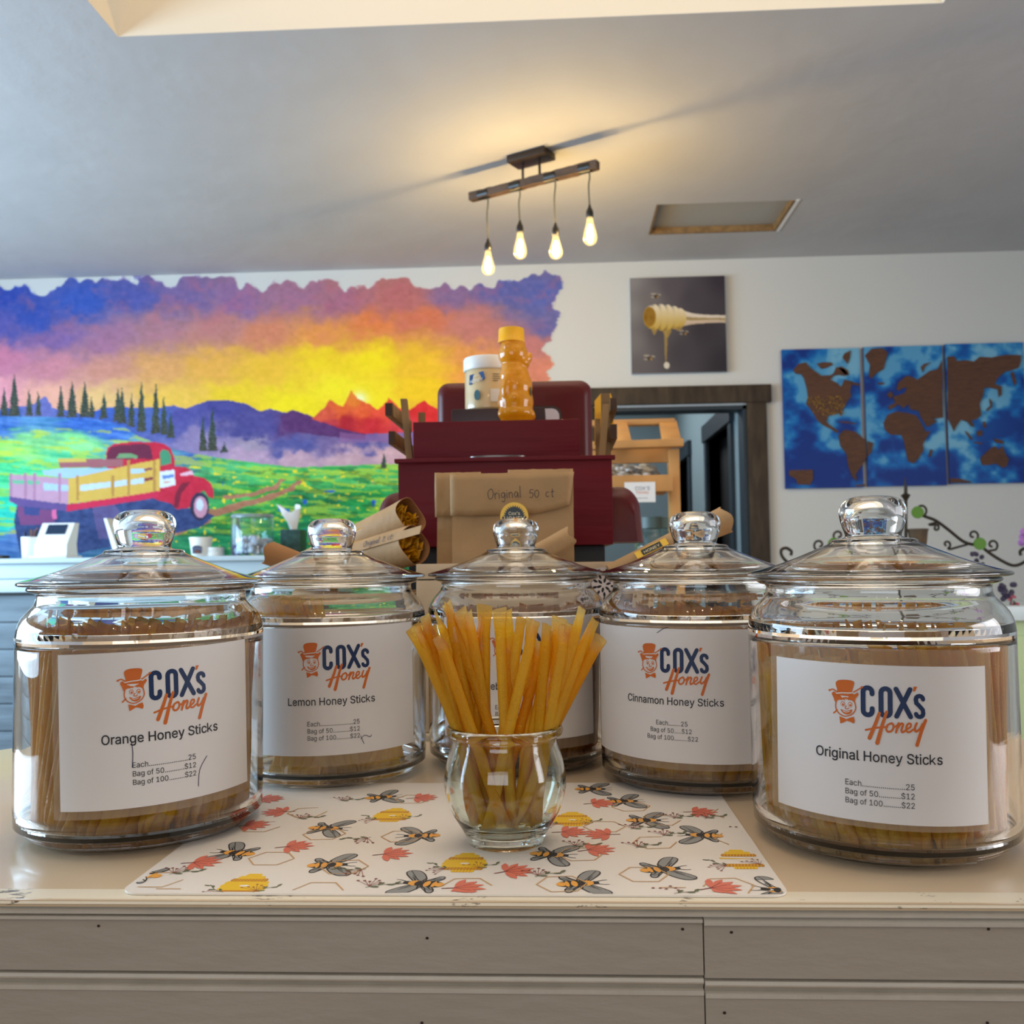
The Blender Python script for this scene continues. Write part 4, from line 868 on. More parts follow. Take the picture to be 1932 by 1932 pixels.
def make_jar(label, center, face, spec, slabel):
    t = thing('cookie_jar', label, 'jar', (center.x, center.y, spec.get('z', ZT)), face, 'lidded glass jars of honey sticks')
    link('jar_body', me_body, G_body if not me_body.materials else [], t)
    link('jar_lid', me_lid, G_lid if not me_lid.materials else [], t)
    r = .0953
    a0, a1 = math.radians(spec['arc'][0]), math.radians(spec['arc'][1]); W_ = (a1 - a0) * r; az = (a0 + a1) / 2; H = spec['h']
    f = cyl_map(r, az, spec['top'], spec['tilt'], W_ / 2)
    def sheet(x0, x1, y0, y1, lift, th, m, name, par):
        b = MB(); n = 40; vs = []; fs = []
        for h in (lift, lift + th):
            for j in (y0, y1):
                for i in range(n + 1): vs.append(f(x0 + (x1 - x0) * i / n, j, h))
        k = n + 1
        for i in range(n): fs += [(i, i + 1, k + i + 1, k + i), (2 * k + i, 3 * k + i, 3 * k + i + 1, 2 * k + i + 1), (i, 2 * k + i, 2 * k + i + 1, i + 1), (k + i, k + i + 1, 3 * k + i + 1, 3 * k + i)]
        fs += [(0, k, 3 * k, 2 * k), (n, 2 * k + n, 3 * k + n, k + n)]
        b.add(vs, fs); return b.obj(name, m, par, ang=60)
    if spec.get('sleeve'):
        s0, s1, s2, s3 = spec['sleeve']
        sheet(-W_ / 2 + s0, W_ / 2 + s1, -H + s2, s3, .0001, .00012, m_sleeve, 'clear_sleeve', t)
    sh = sheet(-W_ / 2, W_ / 2, -H, 0, .0003, .00025, M['paper'], 'paper_label', t)
    A = Art(.0025); A.ys = 1.10; sc = spec['ps']; cx = spec.get('cx', 0)
    logo(A, cx + spec['lx'], spec['ly'], .000110 * sc)
    A.text(spec['name'], cx, spec['ny'], .0098 * sc, BL, 'CENTER', spec['nw'], bold=.00007)
    price_text(A, None, spec['dots'], [cx + q for q in spec['pcx']], spec['py'], .0063 * sc, .0062 * sc, spec['pw'])
    for pts in spec.get('pen', ()): A.line(pts, .0005, PN, sm=3)
    A.build('printing', f, INK, sh, lift=2e-6, base=.00078)
    return t
def az_of(c):      # rotation so that local -Y faces the camera
    return math.atan2(c.y, c.x) - PI / 2
ps = 1.0
D1 = ('.....................', '...........', '.........')
JS = {
 'orange': dict(px=271, Z=.777, arc=(-37.5, 51), top=.1475, h=.112, tilt=.035, sleeve=(-.006, .006, -.006, .011), ps=.97, lx=.002, ly=-.0335, name='Orange Honey Sticks', ny=-.0655, nw=.0835, dots=D1, pcx=(.001, .001, .001), py=-.0835, pw=(.0442, .0442, .0442), pen=[[(-.0215, -.064), (-.0207, -.073), (-.0213, -.083)], [(.032, -.083), (.026, -.092), (.0245, -.104)]]),
 'lemon': dict(px=627, Z=.966, arc=(-55, 53), top=.1500, h=.117, tilt=.015, ps=1.02, sleeve=(-.004, .003, -.010, .012), lx=.0035, ly=-.036, name='Lemon Honey Sticks', ny=-.071, nw=.081, dots=D1, pcx=(.0015, .0015, .0015), py=-.090, pw=(.0475, .0475, .0475), pen=[[(.026, -.1045), (.030, -.1012), (.035, -.1035), (.0365, -.1015)], [(.026, -.1015), (.029, -.109)]]),
 'clover': dict(px=977, Z=1.012, arc=(-50, 52), top=.1535, h=.118, tilt=0.0, ps=1.02, sleeve=(-.004, .003, -.010, .012), lx=.005, ly=-.034, name='Clover Honey Sticks', ny=-.069, nw=.083, dots=D1, pcx=(0, 0, 0), py=-.088, pw=(.0475, .0475, .0475)),
 'cinnamon': dict(px=1318, Z=.918, arc=(-74, 42), top=.1475, h=.1165, tilt=-.012, ps=1.0, sleeve=(.012, -.02, -.006, .009), cx=.004, lx=.0005, ly=-.0355, name='Cinnamon Honey Sticks', ny=-.0665, nw=.0895, dots=('........', '.....', '.........'), pcx=(-.0005, -.0015, -.0005), py=-.0845, pw=(.028, .037, .0455), pen=[[(.001, .0015), (-.004, -.0005), (-.009, -.004)]]),
 'original': dict(px=1657, Z=.72, arc=(-45, 44.5), top=.1362, h=.1040, tilt=-.022, ps=.945, sleeve=(-.007, .006, -.004, .011), lx=.000, ly=-.0318, name='Original Honey Sticks', ny=-.0640, nw=.0812, dots=D1, pcx=(.001, .001, .001), py=-.0810, pw=(.0430, .0430, .0430)),
}
LBL = {'orange': 'large lidded glass jar with paper label reading Orange Honey Sticks', 'lemon': 'half empty lidded glass jar with paper label reading Lemon Honey Sticks', 'clover': 'lidded glass jar behind the small tulip glass, its label mostly hidden', 'cinnamon': 'lidded glass jar with paper label reading Cinnamon Honey Sticks', 'original': 'large lidded glass jar with paper label reading Original Honey Sticks'}
JC = {}
for k, sp_ in JS.items():
    d = ray(sp_['px'], 1300); c = CAM + d * sp_['Z']; JC[k] = c
    onm = MX0 < c.x < MX1
    sp_['z'] = ZT + (.0017 if k in ('clover', 'lemon', 'cinnamon') else .0017)
    if k == 'clover': sp_['name'] = 'Huckleberry Honey Sticks'; sp_['nw'] = .102
    make_jar(LBL[k], c, az_of(c), sp_, None)

# ------------------------------------------------------------------ honey sticks
def stickmat(name, c1, c2, clear):
    m = bpy.data.materials.new(name); m.use_nodes = True; nt = m.node_tree; N = nt.nodes; L = nt.links
    b = N['Principled BSDF']; out = N['Material Output']
    tc = N.new('ShaderNodeTexCoord'); sx = N.new('ShaderNodeSeparateXYZ'); L.new(tc.outputs['Object'], sx.inputs[0])
    # film ends (z below 8 mm or above 152 mm) are clear plastic, the rest is filled with honey
    mr = N.new('ShaderNodeMath'); mr.operation = 'SUBTRACT'; mr.inputs[1].default_value = .0825; L.new(sx.outputs['Z'], mr.inputs[0])
    ab = N.new('ShaderNodeMath'); ab.operation = 'ABSOLUTE'; L.new(mr.outputs[0], ab.inputs[0])
    mp = N.new('ShaderNodeMapRange'); mp.inputs['From Min'].default_value = .068; mp.inputs['From Max'].default_value = .080; L.new(ab.outputs[0], mp.inputs['Value'])
    oi = N.new('ShaderNodeObjectInfo')
    rp = N.new('ShaderNodeMix'); rp.data_type = 'RGBA'; rp.inputs['A'].default_value = (*lin(c1), 1); rp.inputs['B'].default_value = (*lin(c2), 1); L.new(oi.outputs['Random'], rp.inputs['Factor'])
    mc = N.new('ShaderNodeMix'); mc.data_type = 'RGBA'; mc.inputs['B'].default_value = (*lin(clear), 1)
    L.new(rp.outputs['Result'], mc.inputs['A']); L.new(mp.outputs[0], mc.inputs['Factor'])
    n = N.new('ShaderNodeTexNoise'); n.inputs['Scale'].default_value = 600; n.inputs['Detail'].default_value = 2; L.new(tc.outputs['Object'], n.inputs['Vector'])
    bp = N.new('ShaderNodeBump'); bp.inputs['Strength'].default_value = .9; bp.inputs['Distance'].default_value = .0015; L.new(n.outputs['Fac'], bp.inputs['Height'])
    b.inputs['Roughness'].default_value = .2; b.inputs['Specular IOR Level'].default_value = .32
    L.new(mc.outputs['Result'], b.inputs['Base Color']); L.new(bp.outputs[0], b.inputs['Normal'])
    tl = N.new('ShaderNodeBsdfTranslucent'); L.new(mc.outputs['Result'], tl.inputs[0]); 
    m1 = N.new('ShaderNodeMixShader'); m1.inputs[0].default_value = .5; L.new(b.outputs[0], m1.inputs[1]); L.new(tl.outputs[0], m1.inputs[2])
    tr = N.new('ShaderNodeBsdfTransparent'); L.new(mc.outputs['Result'], tr.inputs[0])
    f2 = N.new('ShaderNodeMapRange'); f2.inputs['To Min'].default_value = .22; f2.inputs['To Max'].default_value = .62; L.new(mp.outputs[0], f2.inputs['Value'])
    m2 = N.new('ShaderNodeMixShader'); L.new(f2.outputs[0], m2.inputs[0]); L.new(m1.outputs[0], m2.inputs[1]); L.new(tr.outputs[0], m2.inputs[2])
    L.new(m2.outputs[0], out.inputs[0]); return m
SM = {'amber': stickmat('honey_film_amber', (244, 184, 22), (254, 220, 74), (250, 232, 176)), 'yellow': stickmat('honey_film_yellow', (246, 202, 40), (254, 224, 84), (246, 222, 150)), 'brown': stickmat('honey_film_brown', (226, 158, 6), (254, 208, 30), (236, 196, 110)), 'red': stickmat('honey_film_red', (204, 120, 8), (236, 166, 20), (226, 172, 90))}
LS = .165
def stick_mesh(name, seed, n=10):
    r_ = random.Random(seed); b = MB(); pr = []
    rings = [0, .004, .0075, .013, .022, .045, .08, .12, .143, .152, .1575, .161, .165]
    tw = r_.uniform(0, PI); tw2 = tw + r_.uniform(-.6, .9); bx, by = r_.uniform(-.0016, .0016), r_.uniform(-.0016, .0016)
    jag = [r_.uniform(-.0012, .0012) for _ in range(n)]
    for i, z in enumerate(rings):
        e = min(z, LS - z); t = min(1, e / .02); t = t * t * (3 - 2 * t)
        ry = .00035 + .0036 * t; rx = .0061 * (1 - t) + .0041 * t
        a = tw if z < LS / 2 else tw2; c, d = math.cos(a), math.sin(a)
        k = math.sin(PI * z / LS)
        for j in range(n):
            q = 2 * PI * j / n; x = rx * math.cos(q); y = ry * math.sin(q)
            zz = z + (jag[j % n] * .8 + .22 * x * (1 if i else -1) if i in (0, len(rings) - 1) else 0)
            b.v.append((x * c - y * d + bx * k, x * d + y * c + by * k, zz))
    for i in range(len(rings) - 1):
        for j in range(n): j2 = (j + 1) % n; b.f.append((i * n + j, i * n + j2, (i + 1) * n + j2, (i + 1) * n + j)); b.m.append(0)
    b.f.append(tuple(range(n))[::-1]); b.f.append(tuple((len(rings) - 1) * n + j for j in range(n))); b.m += [0, 0]
    return b.mesh(name, 0, True)
SMESH = {}
for c_ in SM:
    SMESH[c_] = []
    for q in range(5):
        me = stick_mesh('honey_stick', q * 7 + len(c_)); me.materials.append(SM[c_]); me.polygons.foreach_set('use_smooth', [True] * len(me.polygons)); SMESH[c_].append(me)
def put_stick(p0, p1, c, label, group, rs, roll=None, scale=None):
    o = bpy.data.objects.new('honey_stick', rs.choice(SMESH[c])); C.objects.link(o)
    d = (Vector(p1) - Vector(p0)); L = d.length
    q = d.to_track_quat('Z', 'Y').to_matrix().to_4x4() @ Matrix.Rotation(roll if roll is not None else rs.uniform(0, 6.28), 4, 'Z')
    s = (L / LS) if scale is None else scale
    o.matrix_world = Matrix.Translation(Vector(p0)) @ q @ Matrix.Diagonal((1, 1, s, 1))
    tag(o, label, 'honey stick', group); return o
def stick_bulk(name, items, c, label, group, rs):
    """many sticks deep inside a jar, joined"""
    vs = []; fs = []
    for (p0, p1) in items:
        me = rs.choice(SMESH[c]); d = Vector(p1) - Vector(p0); 
        q = Matrix.Translation(Vector(p0)) @ d.to_track_quat('Z', 'Y').to_matrix().to_4x4() @ Matrix.Rotation(rs.uniform(0, 6.28), 4, 'Z') @ Matrix.Diagonal((1, 1, d.length / LS, 1))
        k = len(vs); vs += [tuple(q @ v.co) for v in me.vertices]; fs += [tuple(i + k for i in p.vertices) for p in me.polygons]
    me = bpy.data.meshes.new(name); me.from_pydata(vs, [], fs); me.update()
    o = link(name, me, BULK[c], None); tag(o, label, 'honey sticks', group, 'stuff'); return o
def bulkmat(name, c1, c2):
    return pmat(name, c1, .3, var=.6, vscale=90, vrgb=c2, spec=.5)
BULK = {'amber': bulkmat('honey_bundle_amber', (242, 186, 12), (192, 124, 0)), 'yellow': bulkmat('honey_bundle_yellow', (240, 196, 50), (214, 156, 24)), 'brown': bulkmat('honey_bundle_brown', (222, 156, 8), (160, 92, 0)), 'red': bulkmat('honey_bundle_red', (184, 104, 8), (134, 64, 2))}
for m in BULK.values():   # same film structure, a little see-through light
    nt = m.node_tree; b = nt.nodes['Principled BSDF']; out = nt.nodes['Material Output']; tl = nt.nodes.new('ShaderNodeBsdfTranslucent')
    nt.links.new(nt.nodes['Color Ramp'].outputs[0], tl.inputs[0]); mx = nt.nodes.new('ShaderNodeMixShader'); mx.inputs[0].default_value = .4
    nt.links.new(b.outputs[0], mx.inputs[1]); nt.links.new(tl.outputs[0], mx.inputs[2]); nt.links.new(mx.outputs[0], out.inputs[0])
def fill_jar(key, color, lean, ztop, label, group, seed, nfront=40, span=100, holes=(), drop=0.0):
    c = JC[key]; base = Vector((c.x, c.y, JS[key]['z'] + .0065)); rs = random.Random(seed); fz = az_of(c)
    def P(r, a, z): return base + Vector((r * math.sin(a) * math.cos(fz) + r * math.cos(a) * math.sin(fz), r * math.sin(a) * math.sin(fz) - r * math.cos(a) * math.cos(fz), z))
    L = ztop - .006 - drop
    step = 2 * math.radians(span) / nfront; 
    for i in range(nfront):
        a = -math.radians(span) + (i + .5) * step + rs.uniform(-.02, .02)
        ln = lean(a) if callable(lean) else lean
        zt = ztop + rs.uniform(-.006, .003)
        if any(h0 < math.degrees(a) < h1 for h0, h1 in holes): zt -= .022 + rs.uniform(-.004, .006)
        ru = .0853 + rs.uniform(-.0025, .0012)
        put_stick(P(.0795 + rs.uniform(-.003, .0008), a, 0), P(ru, a + ln, zt), color, label, group, rs, roll=fz + a + rs.uniform(-.5, .5), scale=None)
    items = []
    for ring, n in ((.0705, 44), (.061, 38), (.050, 30), (.038, 22), (.024, 12)):
        for i in range(n):
            a = 2 * PI * i / n + rs.uniform(-.05, .05)
            items.append((P(ring, a, 0.001), P(ring + rs.uniform(-.003, .003), a + (lean(a) if callable(lean) else lean) * .9, L + rs.uniform(-.012, .004))))
    for i in range(int(60 * (1 - span / 180))):
        a = math.radians(span) + i / max(1, int(60 * (1 - span / 180))) * (2 * PI - 2 * math.radians(span)); items.append((P(.077, a, 0), P(.081, a + .3, ztop + rs.uniform(-.006, .002))))
    stick_bulk('honey_stick_bundle', items, color, 'mass of honey sticks packed behind the outer row in ' + label.split(' in ')[-1], group + ', inner mass', rs)
fill_jar('orange', 'brown', lambda a: .42 - .1 * math.sin(a), .160, 'honey stick packed against the glass in the Orange Honey Sticks jar', 'honey sticks in the orange jar', 1, 42)
fill_jar('clover', 'red', .25, .156, 'honey stick packed against the glass in the jar behind the tulip glass', 'honey sticks in the middle jar', 2, 40)
fill_jar('cinnamon', 'brown', .28, .160, 'honey stick packed against the glass in the Cinnamon Honey Sticks jar', 'honey sticks in the cinnamon jar', 3, 42)
fill_jar('original', 'amber', -.30, .153, 'honey stick packed against the glass in the Original Honey Sticks jar', 'honey sticks in the original jar', 4, 42, holes=((-62, 14),), drop=.026)
# the lemon jar is half empty: a bunch leaning one way, some lying low
c = JC['lemon']; base = Vector((c.x, c.y, JS['lemon']['z'] + .0065)); rs = random.Random(9); fz = az_of(c)
def PL(x, y, z): return base + Vector((x * math.cos(fz) - y * math.sin(fz), x * math.sin(fz) + y * math.cos(fz), z))
for i in range(44):
    if i < 26:
        a = math.radians(-150 + i * 5.4); tx, ty = .079 * math.sin(a), -.079 * math.cos(a)
        tx = -.076 + (i % 13) * .0052; ty = -math.sqrt(max(0, .078 ** 2 - tx ** 2)) * (1 if i < 13 else .72)
        bx = tx * .5 + .035 + rs.uniform(-.004, .004); by = -math.sqrt(max(0, .072 ** 2 - bx ** 2)) * (1 if i < 13 else .75)
        p0, p1 = PL(bx, by, 0), PL(tx, ty, .166 + rs.uniform(-.004, .004))
    else:
        bx = -.055 + (i - 26) * .0072; by = -math.sqrt(max(0, .0735 ** 2 - bx ** 2)) * .97; z1 = .10 if i < 36 else .062
        p0 = PL(bx, by, 0.001); p1 = PL(min(.074, bx + .012 + .004 * (i - 26)) * .8, by * .55 + (i - 26) * .001, z1)
        p1 = p0 + (p1 - p0).normalized() * .12 if (p1 - p0).length > .12 else p1
    put_stick(p0, p1, 'yellow', 'honey stick leaning in the half empty Lemon Honey Sticks jar', 'honey sticks in the lemon jar', rs)

# ------------------------------------------------------------------ small tulip glass with sticks
gc = CAM + ray(952, 1380) * .71; GC = Vector((gc.x, gc.y, ZT + .0019))
G_tulip = solid_glass('tulip_glass', (.91, .98, .94))
TU = [(0, .0045), (.018, .0035), (.0245, .0015), (.0262, 0), (.028, .0006), (.0292, .004), (.0335, .0115), (.0395, .0205), (.0438, .031), (.0456, .041), (.0448, .0515), (.0420, .0615), (.0395, .068), (.0388, .0715), (.0395, .0738), (.0425, .0750), (.0438, .0772), (.0435, .0797), (.0418, .0812), (.0395, .0812), (.0378, .0795), (.0370, .0765), (.0366, .0715), (.0374, .0675), (.0400, .060), (.0427, .051), (.0434, .041), (.0416, .0315), (.0375, .0215), (.0315, .0140), (.024, .0098), (.012, .0082), (0, .0080)]
TU = [(r, z * 1.06) for r, z in TU]
tg = thing('tulip_glass', 'small clear tulip glass on the bee mat holding a spray of honey sticks', 'glass', GC)
dn = dense(TU, 2); 
def sub_lathe(pf, name, m, par):
    o = MB().lathe(pf, 72).obj(name, m, par, ang=60); return o
rim_i = [i for i, (r, z) in enumerate(dn) if z > .079]
outer = sub_lathe(dn, 'bowl', G_tulip, tg)
TIPS = [(8, 62, 0), (18, 60, .3), (30, 52, .2), (48, 62, -.3), (58, 78, 0), (31, 42, .5), (50, 33, .6), (73, 20, .6), (72, 18, .2), (98, 31, .2), (113, 35, -.2), (106, 83, -.6), (119, 93, -.7), (136, 40, .7), (144, 22, .1), (141, 80, -.4), (172, 28, .3), (190, 30, 0), (187, 84, -.6), (214, 46, .2), (231, 48, .5), (241, 52, .3), (253, 92, -.6), (262, 58, -.1), (286, 46, .4), (299, 62, -.2), (310, 60, .5), (328, 28, .1), (347, 52, .4), (353, 50, -.1), (364, 82, .1), (90, 60, .8), (270, 72, .8)]
rs = random.Random(21)
ORD = 'first second third fourth fifth sixth seventh eighth ninth tenth eleventh twelfth thirteenth fourteenth fifteenth sixteenth seventeenth eighteenth nineteenth twentieth'.split()
ORD += ['twenty-' + q for q in ORD[:9]] + ['thirtieth', 'thirty-first', 'thirty-second', 'thirty-third']
rank = {t: i for i, t in enumerate(sorted(TIPS))}

for i, (dx, dy, dpt) in enumerate(TIPS):
    px, py = 770 + dx, 1120 + dy
    tip = CAM + ray(px, py) * (.71 - (-dpt) * -.035 + rs.uniform(-.006, .006) + (.035 * dpt))
    off = Vector((tip.x - GC.x, tip.y - GC.y)); b0 = off * .22 + Vector((rs.uniform(-.022, .022), rs.uniform(-.014, .016)))
    if b0.length > .027: b0 *= .027 / b0.length
    p0 = Vector((GC.x + b0.x, GC.y + b0.y, GC.z + .0105 + rs.uniform(0, .004)))
    # stay inside the mouth
    for _ in range(20):
        t = (GC.z + .078 - p0.z) / (tip.z - p0.z); m = p0 + (tip - p0) * t; v = Vector((m.x - GC.x, m.y - GC.y))
        if v.length < .0345: break
        b0 -= off.normalized() * .003; p0.x, p0.y = GC.x + b0.x, GC.y + b0.y
    q = Vector((p0.x - GC.x, p0.y - GC.y))
    if q.length > .031: q *= .031 / q.length; p0.x, p0.y = GC.x + q.x, GC.y + q.y; p0.z = GC.z + .015
    facing = 0.0 + rs.uniform(-.6, .6)
    put_stick(p0, tip, 'amber' if rs.random() < .6 else 'yellow', ORD[rank[TIPS[i]]] + ' stick tip from the lemon jar side in the tulip glass', 'honey sticks in the tulip glass', rs, roll=facing)
# ------------------------------------------------------------------ pendant lamp on the ceiling
def depth_pt(px, py, z): return onz(px, py, z)
BZ = 2.69
L0 = depth_pt(888, 373, BZ); L1 = depth_pt(1128, 311, BZ)
dirb = (L1 - L0); LL = dirb.length; dirb.normalize(); ang = math.atan2(dirb.y, dirb.x); mid = (L0 + L1) / 2
lp = thing('pendant_lamp', 'four bulb pendant lamp with a dark wooden bar and black sockets on the ceiling', 'lamp', (mid.x, mid.y, ZC), ang)
def lpart(b, name, m, par=None, **k): return b.obj(name, m, par or lp, **k)
zb = BZ - ZC; hl = LL / 2; t_ = .0165
M['barwood'] = pmat('aged_bar_wood', (98, 74, 56), .7, var=.4, vscale=30, stretch=(.3, 1, 1), bump=.5, bscale=60)
b = MB(); pts = [Vector((-hl + LL * i / 24, 0, 0)) for i in range(25)]
rs = random.Random(4); vs = []; fs = []
for i, p in enumerate(pts):
    for (sy, sz) in ((-1, -1), (1, -1), (1, 1), (-1, 1)): vs.append((p.x, sy * t_ * rs.uniform(.9, 1.05), zb + sz * t_ * rs.uniform(.88, 1.06)))
for i in range(24):
    for j in range(4): fs.append((i * 4 + j, i * 4 + (j + 1) % 4, i * 4 + 4 + (j + 1) % 4, i * 4 + 4 + j))
fs += [(0, 1, 2, 3), (99, 98, 97, 96)]; b.add(vs, fs); lpart(b, 'wooden_bar', M['barwood'], smooth=False)
cp = onz(1003, 307, ZC - .028); cl_ = (Matrix.Rotation(-ang, 3, 'Z') @ (cp - Vector(lp.location)))
cx0 = float(min((abs(float(proj(np.array([tuple(Vector(lp.location) + dirb * q + Vector((0, 0, zb)))]))[0][0]) - 1003), q) for q in np.linspace(-hl, hl, 200))[1])
lpart(MB().box(cx0 - .085, cx0 + .085, -.046, .046, -.028, -.0005, b=.004), 'ceiling_plate', M['brownmetal'])
for dx in (-.038, .038): lpart(MB().tube([(cx0 + dx, 0, -.028), (cx0 + dx, 0, zb + .014)], .005, 10), 'rod', M['brownmetal'])
M['socket'] = pmat('black_socket', (24, 22, 20), .35)
M['cordm'] = pmat('fabric_cord', (96, 92, 76), .8)
m_core = bpy.data.materials.new('lit_filament'); m_core.use_nodes = True; nt = m_core.node_tree; nt.nodes.clear(); _o = nt.nodes.new('ShaderNodeOutputMaterial'); _e = nt.nodes.new('ShaderNodeEmission'); _e.inputs[0].default_value = (1.0, .74, .40, 1); _e.inputs[1].default_value = 430; nt.links.new(_e.outputs[0], _o.inputs[0])
m_env = thin_glass('lit_bulb_glass', tint=(1, .93, .66), edge=(.95, .80, .45), emit=((1.0, .80, .36), .55))
EDGES = ((919, 452, 519), (980, 417, 489), (1047, 422, 489), (1111, 388, 463))
for i, (px, py0, py1) in enumerate(EDGES):
    # where the cord leaves the bar
    best = min((abs((lambda q: q[0])(proj(np.array([tuple(Vector(lp.location) + dirb * s_ + Vector((0, 0, zb)))]))[0]) - px), s_) for s_ in np.linspace(-hl, hl, 200))
    s_ = best[1]; wp = Vector(lp.location) + dirb * s_
    def zat(py): return at(px, py, wp.y).z - ZC
    zs, ze = zat(py0), zat(py1); x = float(s_)
    lpart(MB().lathe([(.013, -.024 + 0), (.0205, -.024), (.0205, .024), (.013, .024)], 20, M=Matrix.Translation((x - .015, 0, zb)) @ Matrix.Rotation(PI / 2, 4, 'Y')), 'bar_clamp', M['socket'])
    cord = smoothline([(x, 0, zb - .01), (x + .002, .001, zb - .04), (x - .003, 0, (zb + zs) / 2), (x, 0, zs)], 5)
    lpart(MB().tube(cord, .0032, 8), 'cord', M['cordm'])
    sk = [(0, .004), (.004, .003), (.006, -.006), (.0085, -.012), (.0125, -.020), (.0138, -.028), (.0138, -.044), (.0125, -.046), (0, -.046)]
    TX = Matrix.Translation((x, 0, 0)); lpart(MB().lathe([(r, z + zs) for r, z in sk], 20, M=TX), 'socket', M['socket'])
    zt_ = zs - .046; H = zt_ - ze
    pr = [(.011, 0), (.0115, -.06), (.0125, -.14), (.0165, -.30), (.0218, -.48), (.0255, -.64), (.0262, -.74), (.0245, -.84), (.0195, -.92), (.0115, -.975), (.004, -.995), (0, -1)]
    bo = lpart(MB().lathe([(r, zt_ + z * H) for r, z in pr], 28, M=TX), 'bulb', m_env, ang=80)
    bo_f = MB().lathe([(0, zt_ - .25 * H), (.004, zt_ - .27 * H), (.0095, zt_ - .42 * H), (.0115, zt_ - .62 * H), (.010, zt_ - .78 * H), (.004, zt_ - .86 * H), (0, zt_ - .87 * H)], 14, M=TX).obj('filament', m_core, bo)
# ------------------------------------------------------------------ display table behind the counter
def up(o, inv_): o.data.transform(inv_); return o
TY0, TY1 = 1.165, 2.35
tx0, tx1 = at(470, 1200, TY0).x, at(1400, 1200, TY0).x
dt = thing('display_table', 'cream table behind the counter that carries the wooden truck display', 'table', ((tx0 + tx1) / 2, (TY0 + TY1) / 2, 0))
iv = Matrix.Translation(-Vector(dt.location))
up(MB().box(tx0, tx1, TY0, TY1, .965, 1.0, b=.004).obj('tabletop', M['cream'], dt), iv)
for x in (tx0 + .03, tx1 - .09):
    for y in (TY0 + .03, TY1 - .09): up(MB().box(x, x + .06, y, y + .06, 0, .965, b=.003).obj('leg', M['trimwhite'], dt), iv)
M['crate'] = pmat('cream_crate_paint', (212, 182, 144), .5, var=.08, vscale=12, bump=.1, bscale=50)
M['card'] = pmat('kraft_card', (190, 150, 104), .8, var=.08, vscale=20)
M['kraft'] = pmat('kraft_paper', (176, 138, 92), .75, var=.08, vscale=14, bump=.5, bscale=16)
M['kraft2'] = pmat('kraft_paper_inside', (160, 112, 66), .8, bump=.4, bscale=22)
M['pencil'] = pmat('pen_line', (52, 44, 52), .6)
# cream crate that holds the bags
KY = 1.175
kx0, kx1 = at(785, 1062, KY).x, at(1225, 1062, KY).x; kz = at(966, 1062, KY).z; ky1 = KY + .19
cr = thing('crate', 'cream painted wooden crate of paper bags behind the middle jar', 'crate', ((kx0 + kx1) / 2, (KY + ky1) / 2, 1.0)); iv = Matrix.Translation(-Vector(cr.location))
zl = at(966, 1092, KY).z
up(MB().box(kx0, kx1, KY, KY + .012, zl + .0008, kz, b=.001).obj('slat', M['crate'], cr), iv)
up(MB().box(kx0, kx1, KY, KY + .012, 1.105, zl - .0008, b=.001).obj('slat', M['crate'], cr), iv)
up(MB().box(kx0, kx1, KY, KY + .012, 1.001, 1.1034, b=.001).obj('slat', M['crate'], cr), iv)
up(MB().box(kx0, kx1, ky1 - .012, ky1, 1.001, 1.12, b=.001).obj('back_board', M['crate'], cr), iv)
for x in (kx0, kx1 - .012): up(MB().box(x, x + .012, KY + .013, ky1 - .013, 1.001, 1.12, b=.001).obj('side_board', M['crate'], cr), iv)
up(MB().box(kx0 + .012, kx1 - .012, KY + .013, ky1 - .013, 1.001, 1.008).obj('floor_board', M['crate'], cr, smooth=False), iv)
# low carton on each side of the crate
def carton(px0, px1, ztop, label, y0=TY0 + .02, d=.16):
    x0, x1 = at(px0, 1080, y0).x, at(px1, 1080, y0).x
    t = thing('carton', label, 'carton', ((x0 + x1) / 2, y0 + d / 2, 1.0)); iv = Matrix.Translation(-Vector(t.location))
    b = MB(); w = .003
    for r in ((x0, x1, y0, y0 + w), (x0, x1, y0 + d - w, y0 + d), (x0, x0 + w, y0 + w, y0 + d - w), (x1 - w, x1, y0 + w, y0 + d - w)): b.box(*r, 1.001, ztop)
    b.box(x0, x1, y0, y0 + d, 1.0005, 1.004)
    up(b.obj('carton_body', M['card'], t, smooth=False), iv); return t
zc_ = at(490, 1067, TY0 + .02).z
zc_ = 1.172
carton(489, 779, zc_, 'open kraft carton holding two rolled paper bags behind the lemon jar')
carton(1232, 1395, zc_ - .03, 'open kraft carton under the rolled bag behind the cinnamon jar')
